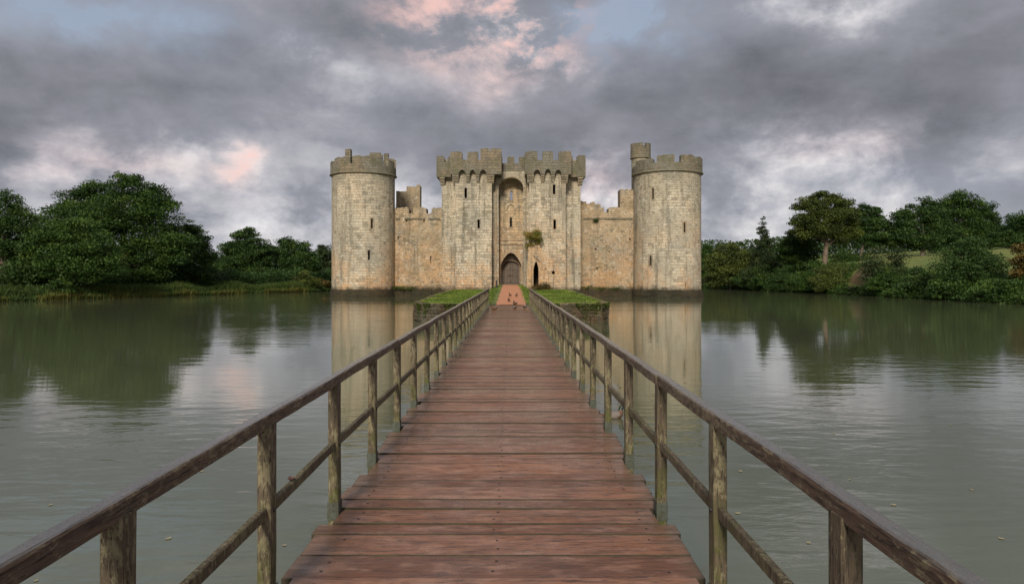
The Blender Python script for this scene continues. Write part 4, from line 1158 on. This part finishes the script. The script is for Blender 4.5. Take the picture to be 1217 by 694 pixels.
# slim pilaster pipes beside the recess
for x in (624.3, 589.5):
    bm = bmesh.new(); d = 85.3; bm_tube(bm, [(PX(x, d), 85.36, -.2), (PX(x, d), 85.36, PZ(211, d))], [.11, .11], 8); cfin(bm, 'shaft', M['stone_trim'], gh)

# ------------------------------------------------------------------ shrubs on and by the castle
def shrub(label, x, y, z, lobes, mat, n, leaf, name='shrub', cat='shrub', group=None, tintoff=0.0, clump=.3, stem_r=.05, limbs=6, droop=0.0):
    root = empty(name, (x, y, z)); tag(root, label, cat, group)
    C, S, T, Cl = crown_leaves(lobes, n, leaf, clump, tintoff, droop)
    link('foliage', leaf_mesh('foliage', C, S, T), M[mat], root)
    bm = bmesh.new(); random.shuffle(Cl)
    for cc in Cl[:limbs]:
        p1 = Vector(cc); bm_tube(bm, [(0, 0, -.15), p1 * .5 + Vector((0, 0, .1)), p1], [stem_r, stem_r * .6, stem_r * .2], 5)
    finish(bm, 'stem', M['bark'], root, smooth=True)
    return root
shrub('yellow-green shrub with russet leaves growing high on the gate tower wall', PX(633, 83), 83.3, PZ(290, 83),
      [(-.45, -.15, 1.0, .65, .4, .6), (.3, -.2, .85, .75, .4, .75), (-.1, -.1, .2, .55, .3, .55), (.85, 0, .35, .35, .3, .4), (.65, -.1, 1.4, .45, .3, .45), (-.5, 0, -.4, .3, .2, .5)], 'fol_ivy', 1500, .14, 'wall_shrub', tintoff=.12)
shrub('dry brownish bush at the foot of the small pointed doorway', PX(646, 80), 80.5, 0,
      [(-.6, 0, .35, .7, .5, .4), (.5, 0, .3, .8, .5, .35), (0, 0, .6, .4, .4, .3)], 'fol_autumn', 1100, .13, 'dry_bush')
shrub('small fern tuft in a crack of the east curtain wall', PX(708, 89.5), 89.4, PZ(262.5, 89.5), [(0, -.1, .02, .28, .15, .2)], 'fol_dark', 160, .12, 'wall_fern', 'fern', stem_r=.01, limbs=3)
shrub('tufted weeds on the ledge right of the west corner tower', PX(478, 90.4), 90.4, 0, [(0, 0, .15, .9, .3, .25), (1.2, 0, .1, .8, .3, .2), (-1, 0, .1, .5, .3, .25)], 'fol_olive', 700, .13, 'ledge_weeds', 'weeds', stem_r=.015)
shrub('dark weeds along the ledge of the east curtain wall', PX(700, 88.6), 88.6, 0, [(0, 0, .2, .9, .3, .3), (1.6, 0, .1, 1.0, .3, .2), (3.2, 0, .1, .8, .3, .2)], 'fol_olive', 800, .13, 'ledge_weeds', 'weeds', stem_r=.015)
bm = bmesh.new(); bm_box(bm, -.09, .09, -.09, .09, -.1, .95); bevel_all(bm, .02)
tag(finish(bm, 'marker_post', M['iron'], loc=(PX(590.3, 68), 68, .45 - .1)), 'short dark post in the grass left of the gravel path', 'post')

# ------------------------------------------------------------------ ducks
def duck_meshes(drake, seed):
    """one continuous body: tail, back, breast, neck, head; bill and feet are parts"""
    # (y forward, z, halfwidth, halfheight)
    sec = [(-.27, .17, .012, .008), (-.22, .165, .035, .020), (-.15, .150, .070, .050), (-.06, .140, .095, .078), (.04, .140, .098, .084), (.11, .155, .080, .078),
           (.142, .190, .058, .062), (.148, .228, .042, .044), (.150, .262, .037, .040), (.166, .286, .040, .040), (.195, .288, .036, .034), (.215, .280, .018, .018)]
    bm = bmesh.new(); rings = []; n = 12
    for i, (y, z, w, h) in enumerate(sec):
        p0 = sec[max(i - 1, 0)]; p1 = sec[min(i + 1, len(sec) - 1)]; t = Vector((0, p1[0] - p0[0], p1[1] - p0[1])).normalized(); up = Vector((1, 0, 0)).cross(t)
        rings.append([bm.verts.new(Vector((w * math.cos(a), y, z)) + up * h * math.sin(a)) for a in [2 * math.pi * k / n for k in range(n)]])
    for r0, r1 in zip(rings, rings[1:]):
        for k in range(n): bm.faces.new((r0[k], r0[(k + 1) % n], r1[(k + 1) % n], r1[k]))
    bm.faces.new(rings[0][::-1]); bm.faces.new(rings[-1]); bmesh.ops.recalc_face_normals(bm, faces=bm.faces)
    body = bpy.data.meshes.new('body'); bm.to_mesh(body); bm.free(); body.polygons.foreach_set('use_smooth', [True] * len(body.polygons))
    body.materials.append(DM[0]); body.materials.append(DM[1]); body.materials.append(DM[2])
    for f in body.polygons:
        y, z = f.center.y, f.center.z
        f.material_index = (1 if z > .225 else (2 if (-.18 < y < .07 and z > .10) else 0)) if drake else 0
    bm = bmesh.new(); vs = bm_box(bm, -.017, .017, .208, .262, .268, .284)
    for v in vs:
        if v.co.y > .24: v.co.z = .276 + (v.co.z - .276) * .4; v.co.x *= 1.15
    bevel_all(bm, .004); bill = bpy.data.meshes.new('bill'); bmesh.ops.recalc_face_normals(bm, faces=bm.faces); bm.to_mesh(bill); bm.free(); bill.materials.append(DM[3])
    leg = []
    for s in (-1, 1):
        bm = bmesh.new(); bm_tube(bm, [(s * .035, -.01, .085), (s * .038, -.015, .04), (s * .038, .0, .006)], [.010, .008, .007], 6)
        q = [(-.006, -.01), (.006, -.01), (.032, .055), (.0, .065), (-.032, .055)]
        a = [bm.verts.new((s * .038 + x, y, .008)) for x, y in q]; c = [bm.verts.new((s * .038 + x, y, .0005)) for x, y in q]
        bm.faces.new(a); bm.faces.new(c[::-1])
        for i in range(5): bm.faces.new((a[i], c[i], c[(i + 1) % 5], a[(i + 1) % 5]))
        bmesh.ops.recalc_face_normals(bm, faces=bm.faces)
        lm = bpy.data.meshes.new('leg'); bm.to_mesh(lm); bm.free(); lm.materials.append(DM[4]); leg.append(lm)
    return body, bill, leg
DM = [plain_mat('duck_brown', (.16, .085, .045), .8, (.06, .032, .018), 40), plain_mat('drake_head', (.02, .035, .022), .4, None, 60), plain_mat('drake_flank', (.20, .17, .15), .8, (.12, .10, .09), 50),
      plain_mat('bill', (.22, .15, .04), .5), plain_mat('duck_leg', (.45, .15, .03), .5)]
duck_f = duck_meshes(False, 1); duck_m = duck_meshes(True, 2)
def duck(label, x, y, z, rz, drake, s=1.0, swim=False):
    b_, bill, leg = duck_m if drake else duck_f
    r = empty('duck', (x, y, z), rz); r.scale = (s, s, s); tag(r, label, 'duck', 'ducks on the bridge end' if not swim else None)
    link('body', b_, None, r); link('bill', bill, None, r)
    if not swim:
        for l in leg: link('leg', l, None, r)
def dpos(px, py): # a point on the deck or rising path under a pixel
    d = 30.0
    for _ in range(60): d = (EYE - max(0, float(path_z(d)) + .006 if d > 40.3 else 0)) * F / (py - HY)
    return PX(px, d), d, (float(path_z(d)) + .004 if d > 40.3 else .004)
for px, py, rz, dr, lb in ((587.6, 370, 2.2, False, 'largest brown duck by the left rail at the bridge end, turned sideways'),
        (611.5, 368.6, .3, True, 'dark drake in the middle of the last planks'), (624, 367.5, -.5, True, 'dark drake close to the right rail at the bridge end'),
        (612.3, 362.5, 2.6, False, 'pale brown duck just where the planks meet the gravel, right of centre'), (604.8, 359, .1, False, 'brown duck on the gravel left of the centre line'),
        (606.3, 352.6, .35, False, 'farthest left duck on the gravel path'), (613.6, 353, 3.5, True, 'farthest right duck on the gravel path')):
    x, y, z = dpos(px, py); duck(lb, x, y, z, rz, dr, .95)
duck('dark duck swimming beside the right posts of the footbridge', PX(729, 12.9), 12.9, WATER - .09, -1.3, True, 1.0, True)
# curled dead leaf on the mid rail, a few afloat
M['deadleaf'] = plain_mat('dead_leaf', (.13, .06, .045), .7, (.06, .03, .03), 60)
def dead_leaf(label, x, y, z, s, curl, rz, mat='deadleaf', group=None):
    bm = bmesh.new(); n = 7; rows = []
    for i in range(n):
        t = i / (n - 1); w = math.sin(math.pi * (.06 + .9 * t)) * .42 * s
        rows.append([bm.verts.new((u * w, (t - .5) * s, curl * s * (4 * (t - .5) ** 2 + .8 * u * u))) for u in (-1, -.5, 0, .5, 1)])
    for r0, r1 in zip(rows, rows[1:]):
        for k in range(4): bm.faces.new((r0[k], r0[k + 1], r1[k + 1], r1[k]))
    o = finish(bm, 'dead_leaf', M[mat], loc=(x, y, z)); o.rotation_euler = (0, 0, rz)
    sm = o.modifiers.new('t', 'SOLIDIFY'); sm.thickness = .0012
    return tag(o, label, 'leaf', group)
dead_leaf('curled brown leaf lying on the left mid rail between two posts', PL - .037, 4.05, .518, .055, .18, .5)
M['paleleaf'] = plain_mat('pale_leaf', (.33, .30, .2), .7, None, 60)
for px, py in ((43, 690), (961, 645), (877, 610), (760, 640), (1100, 655), (1010, 570), (925, 480), (1130, 505), (240, 560), (120, 520), (290, 500), (60, 600), (200, 640), (1190, 640), (991, 515), (880, 560), (1155, 582), (1062, 600), (895, 527), (338, 648)):
    d = (EYE - WATER) * F / (py - HY)
    dead_leaf('tiny pale leaf afloat on the moat water', PX(px, d), d, WATER + .004, random.uniform(.04, .07), .03, random.uniform(0, 6), 'paleleaf', 'pale leaves afloat')

# ------------------------------------------------------------------ trees, left bank
def T(label, d, bx_px, spec, mat, n, leaf=.34, trunk_r=.4, **kw):
    bx = PX(bx_px, d); bz = h1(bx, d)
    lob = lobes_px(spec, d, bx, bz)
    top = max(l[2] + l[5] for l in lob)
    return tree(label, bx, d, bz, top, lob, mat, n, leaf, trunk_r, **kw)
GL = 'trees on the left bank'; GR = 'trees on the right bank'
T('dark tree cut by the left edge over a very thick pale trunk', 79, 3, [(-30, 262, 34, 28), (5, 250, 22, 22), (28, 262, 20, 20), (-20, 292, 45, 22), (34, 302, 24, 24), (15, 282, 30, 22), (42, 324, 18, 12), (20, 240, 10, 8)], 'fol_dark', 15000, .30, 1.25, group=GL, bark='bark_pale', limbs=14)
T('low spreading oak with slim pale trunk at the water, in front of the biggest tree', 79, 79.5, [(80, 275, 34, 22), (58, 295, 26, 22), (105, 295, 34, 24), (85, 308, 40, 20), (125, 315, 24, 16), (60, 318, 22, 14), (95, 322, 40, 12)], 'fol_oak', 15000, .30, .30, group=GL, bark='bark_pale', limbs=10)
T('biggest tallest tree of the left bank with a domed crown', 93, 150, [(150, 222, 22, 16), (118, 235, 26, 18), (90, 243, 24, 18), (72, 262, 24, 20), (180, 236, 24, 18), (195, 256, 22, 20), (150, 250, 44, 28), (110, 270, 44, 30), (190, 285, 32, 30), (165, 310, 40, 26), (215, 292, 22, 24), (140, 212, 10, 7), (158, 214, 11, 7), (97, 228, 10, 6), (200, 243, 9, 9), (120, 318, 40, 20)], 'fol_oak', 38000, .32, .8, group=GL, limbs=26, bark='bark_pale')
T('sloping shoulder tree right of the biggest left bank tree', 101, 225, [(222, 285, 20, 18), (238, 292, 14, 14), (245, 308, 14, 16), (218, 312, 26, 22), (240, 325, 22, 12), (228, 270, 9, 8), (247, 290, 5, 6), (205, 325, 24, 14)], 'fol_dark', 13000, .32, .4, group=GL, limbs=14)
T('rounded dark tree standing alone right of the sloping shoulder tree', 124, 293, [(292, 284, 16, 13), (278, 298, 16, 14), (308, 298, 16, 15), (293, 305, 26, 20), (280, 320, 18, 14), (306, 320, 18, 14), (293, 276, 8, 6), (270, 310, 8, 8)], 'fol_dark', 13000, .36, .4, group=GL)
T('round-headed tree between the lone dark tree and the castle', 129, 348, [(343, 292, 13, 11), (358, 300, 14, 13), (334, 302, 12, 12), (348, 310, 24, 18), (370, 314, 12, 14), (350, 322, 24, 12), (338, 288, 6, 5), (362, 292, 6, 5)], 'fol_dark', 12000, .36, .38, group=GL)
T('pale grey-green tree touching the edge of the west tower', 150, 386, [(384, 302, 11, 12), (378, 314, 12, 12), (392, 308, 14, 18), (386, 322, 18, 12)], 'fol_willow', 6000, .36, .3, group=GL, tintoff=-.2)
T('small bushy tree filling the gap left of the lone dark tree', 135, 260, [(258, 318, 14, 12), (268, 322, 12, 10), (250, 310, 8, 9)], 'fol_oak', 4000, .36, .25, group=GL)
T('dense tree behind the gap between the edge tree and the biggest tree', 105, 45, [(45, 290, 30, 30), (30, 310, 30, 22), (60, 300, 24, 26)], 'fol_dark', 9000, .36, .4, group=GL)
T('dense understorey tree beneath the biggest tree', 100, 150, [(130, 322, 34, 16), (175, 324, 36, 15), (100, 325, 30, 14)], 'fol_dark', 9000, .32, .3, group=GL)
for label, px, d, rx, rz, mat, nn in (('yellow-green bush at the foot of the lone dark tree, left side', 262, 118, 1.6, 1.1, 'fol_olive', 900), ('pale flowering bush right of the lone dark tree', 318, 122, 1.5, 1.0, 'fol_willow', 800),
        ('rounded reed-side bush leaning over the water near the castle', 363, 117, 1.7, 1.5, 'fol_olive', 1200), ('reddish low bush next to the rounded waterside bush', 378, 122, 1.9, .8, 'fol_autumn', 700), ('low bush by the slim pale trunk', 67, 76.5, 1.3, .9, 'fol_oak', 900),
        ('small bush under the sloping shoulder tree', 235, 100, 2.0, 1.0, 'fol_oak', 1000)):
    x = PX(px, d); z = h1(x, d); shrub(label, x, d, max(z, -.4), [(0, 0, rz * .7, rx, rx * .8, rz), (rx * .6, .2, rz * .5, rx * .7, rx * .6, rz * .7), (-rx * .6, -.2, rz * .5, rx * .7, rx * .6, rz * .6)], mat, nn * 2, .26, 'bush', 'bush', 'bushes along the left bank')
def reeds():
    n = 52000; Y = RNG.uniform(62, 150, n); xl = shore_l(Y) + .5 * (1.1 * np.sin(Y * .23 + 1) + .6 * np.sin(Y * .61))
    X = xl + .45 - RNG.uniform(0, 1, n) ** 1.6 * 3.6; Z = np.maximum(height(X, Y), WATER - .1)
    den = np.array([nz(x * .3, y * .2) for x, y in zip(X, Y)])
    H = (.55 + .55 * np.clip(den + .4, 0, 1)) * RNG.uniform(.6, 1.15, n); W = RNG.uniform(.02, .05, n)
    edge = np.clip((X - xl + .3) / .8, 0, 1)
    Tn = .30 + .45 * edge * (den > -.1) + RNG.normal(size=n) * .16 + .25 * den
    tag(link('reeds', blade_mesh('reeds', np.stack([X, Y, Z - .05], 1), H, W, Tn, .22), M['reed']), 'belt of reeds and rank grass at the foot of the left bank trees', 'reeds', kind='stuff')
reeds()
def thicket():
    n = 70000; Y = RNG.uniform(66, 158, n); X = shore_l(Y) - 5 - RNG.uniform(0, 1, n) * 7; den = np.array([nz(x * .25, y * .25) for x, y in zip(X, Y)])
    Z = height(X, Y) + RNG.uniform(0, 1, n) * (1.6 + 1.8 * np.clip(den + .3, 0, 1))
    tag(link('undergrowth', leaf_mesh('undergrowth', np.stack([X, Y, Z], 1), .3 * RNG.uniform(.6, 1.4, n), .4 + .3 * den + RNG.normal(size=n) * .15), M['fol_dark']), 'dark thicket under the left bank trees', 'undergrowth', kind='stuff')
thicket()

# ------------------------------------------------------------------ trees, right bank
T('green tree peeping out behind the right edge of the east tower', 152, 838, [(836, 302, 12, 12), (842, 315, 14, 14), (832, 325, 16, 12)], 'fol_oak', 5000, .38, .35, group=GR)
T('broad yellow-green waterside tree right of the east tower', 136, 868, [(868, 303, 18, 12), (853, 312, 14, 14), (884, 310, 14, 14), (868, 325, 28, 16), (850, 332, 14, 10), (888, 330, 14, 12), (872, 294, 8, 5)], 'fol_olive', 12000, .36, .14, group=GR)
T('slender pointed tree with an airy spire', 126, 907, [(907, 263, 2.5, 6), (906, 270, 4.5, 7), (908, 277, 6, 8), (905, 284, 8, 8), (908, 292, 10, 9), (905, 302, 12, 11), (910, 314, 15, 12), (902, 324, 16, 12)], 'fol_willow', 7000, .30, .22, group=GR, tintoff=-.15, limbs=16, clump=.3)
T('low dark tree left of the big oak', 117, 945, [(945, 283, 14, 12), (955, 295, 20, 14), (938, 300, 14, 14), (950, 312, 20, 10)], 'fol_oak', 11000, .34, .3, group=GR)
T('big oak with a visible pale trunk on the right bank', 110, 979, [(960, 246, 15, 13), (982, 240, 17, 13), (1003, 246, 15, 14), (955, 262, 13, 12), (980, 262, 30, 18), (1010, 262, 14, 14), (968, 276, 22, 12), (998, 278, 20, 12), (1015, 278, 10, 9)], 'fol_olive', 19000, .32, .48, group=GR, bark='bark_pale', trunk_h=9.0, limbs=20, tintoff=-.12)
T('dark open tree just right of the big oak', 121, 1022, [(1028, 250, 11, 9), (1042, 256, 10, 8), (1030, 266, 20, 12), (1048, 272, 14, 12), (1018, 280, 14, 10), (1038, 285, 20, 10)], 'fol_dark', 11000, .34, .32, group=GR, limbs=16, clump=.26)
T('dense dark tree at the head of the field', 119, 1096, [(1075, 262, 14, 14), (1095, 256, 20, 14), (1115, 264, 18, 16), (1085, 280, 26, 18), (1112, 284, 24, 16), (1066, 282, 12, 14), (1128, 280, 12, 14)], 'fol_dark', 17000, .34, .4, group=GR, limbs=12)
T('tallest rounded tree of the right bank behind the field', 134, 1145, [(1140, 240, 20, 14), (1160, 248, 18, 14), (1120, 250, 16, 12), (1145, 262, 34, 20), (1170, 268, 15, 18), (1150, 282, 32, 18), (1104, 243, 13, 10), (1180, 262, 7, 12)], 'fol_oak', 19000, .36, .5, group=GR, limbs=14, tintoff=-.15)
T('dark tree cut by the right edge beyond the field', 128, 1212, [(1215, 262, 18, 16), (1200, 278, 18, 14), (1225, 280, 22, 20), (1196, 292, 22, 10), (1235, 260, 16, 18), (1180, 288, 14, 12)], 'fol_dark', 13000, .36, .4, group=GR)
for k, (px, d, rx, rz, mat, nn, lb) in enumerate((
    (858, 130, 3.2, 2.0, 'fol_dark', 3500, 'low dark waterside bush beneath the yellow-green tree'), (893, 124, 3.4, 2.4, 'fol_oak', 3500, 'bush below the slender spire tree'),
    (925, 116, 3.4, 2.8, 'fol_dark', 4500, 'dark bush overhanging the water left of the big oak'), (957, 108, 3.4, 2.7, 'fol_oak', 4500, 'bush right below the big oak trunk, left side'),
    (988, 103, 3.0, 2.4, 'fol_olive', 4200, 'olive bush below the big oak trunk, right side'), (1012, 122, 3.6, 1.4, 'fol_oak', 1800, 'low hedge-like bush behind the oak trunk'),
    (1052, 92, 2.8, 3.3, 'fol_willow', 5000, 'tall feathery pale bush beside the brown bank patch'), (1036, 90, 1.9, 1.9, 'fol_oak', 2400, 'small bush against the pale feathery bush'), (1092, 84, 2.4, 1.6, 'fol_dark', 4000, 'dark bush between the feathery bush and the cone-shaped bush'),
    (1152, 77, 3.3, 2.8, 'fol_dark', 7000, 'large cone-shaped dark bush in front of the field'), (1222, 70, 1.4, 2.5, 'fol_autumn', 4200, 'golden turning bush at the right edge'),
    (1060, 84, 2.4, 1.1, 'fol_oak', 2200, 'low bush at the waterline under the feathery bush'), (1115, 76, 2.2, 1.3, 'fol_oak', 2200, 'low bush at the waterline left of the cone-shaped bush'), (1190, 68.5, 2.0, 1.0, 'fol_oak', 2400, 'low bush at the waterline beside the golden bush'))):
    x = max(PX(px, d), float(shore_r(np.array(d))) + .8); z = h1(x, d) - .2
    cone = 'cone' in lb or 'feathery bush beside' in lb
    lb_l = [(0, 0, rz * .75, rx, rx * .8, rz * .9), (rx * .55, -.3, rz * .5, rx * .6, rx * .6, rz * .6), (-rx * .55, -.3, rz * .5, rx * .6, rx * .6, rz * .65), (0, -rx * .5, rz * .35, rx * .8, rx * .4, rz * .5)]
    if cone: lb_l += [(0, 0, rz * 1.45, rx * .45, rx * .45, rz * .5), (rx * .3, 0, rz * 1.15, rx * .5, rx * .5, rz * .4)]
    shrub(lb, x, d, z, lb_l, mat, nn, .27, 'bush', 'bush', 'bushes along the right bank', clump=.28, stem_r=.08, limbs=8)
def undergrowth():
    n = 60000; Y = 58 + RNG.uniform(0, 1, n) * 105; w = .5 * (1.1 * np.sin(Y * .23 + 1) + .6 * np.sin(Y * .61)); xr = shore_r(Y) + w
    X = xr - .3 + RNG.uniform(0, 1, n) ** 1.4 * 5.0
    bare = np.hypot((X - 50) / 2.2, (Y - 98.5) / 3.0) < 1
    X, Y = X[~bare], Y[~bare]; n = len(X)
    den = np.array([nz(x * .35, y * .35) for x, y in zip(X, Y)])
    Z = np.maximum(height(X, Y), WATER) + RNG.uniform(0, 1, n) * (.35 + .9 * np.clip(den + .3, 0, 1))
    tag(link('undergrowth', leaf_mesh('undergrowth', np.stack([X, Y, Z], 1), .24 * RNG.uniform(.6, 1.4, n), .45 + .4 * den + RNG.normal(size=n) * .15), M['fol_oak']), 'brambles and rank growth covering the right bank', 'undergrowth', kind='stuff')
    # woods closing the horizon
    C = []; 
    for a in np.linspace(-75, 75, 260):
        r = 215 + 12 * math.sin(a * .2); x = r * math.sin(math.radians(a)); y = r * math.cos(math.radians(a)); z = h1(x, y)
        hh = 7 + 2.5 * nz(a * .35, 4) ; k = 800
        g = np.clip(RNG.normal(size=(k, 3)), -1.5, 1.5) * np.array([2.6, 2.4, hh * .3]); C.append(np.array([x, y, z + hh * .45]) + g)
    C = np.concatenate(C); n = len(C)
    tag(link('distant_woods', leaf_mesh('distant_woods', C, .62 * RNG.uniform(.6, 1.4, n), .4 + RNG.normal(size=n) * .2), M['fol_dark']), 'far woodland closing the horizon behind the banks', 'woods', kind='stuff')
undergrowth()
M['earth'] = plain_mat('bare_earth', (.14, .085, .04), .95, (.09, .07, .03), 2.5, 0, .8, .1)
def earth():
    xs_ = np.linspace(47.2, 52.4, 16); ys_ = np.linspace(95.2, 101.8, 16); me = grid_mesh('bank', xs_, ys_, lambda X, Y: height(X, Y) + .05 - .35 * sstep(.75, 1.0, np.hypot((X - 49.8) / 2.6, (Y - 98.5) / 3.2)))
    tag(link('earth_bank', me, M['earth']), 'bare brown earth patch on the right bank', kind='structure')
earth()
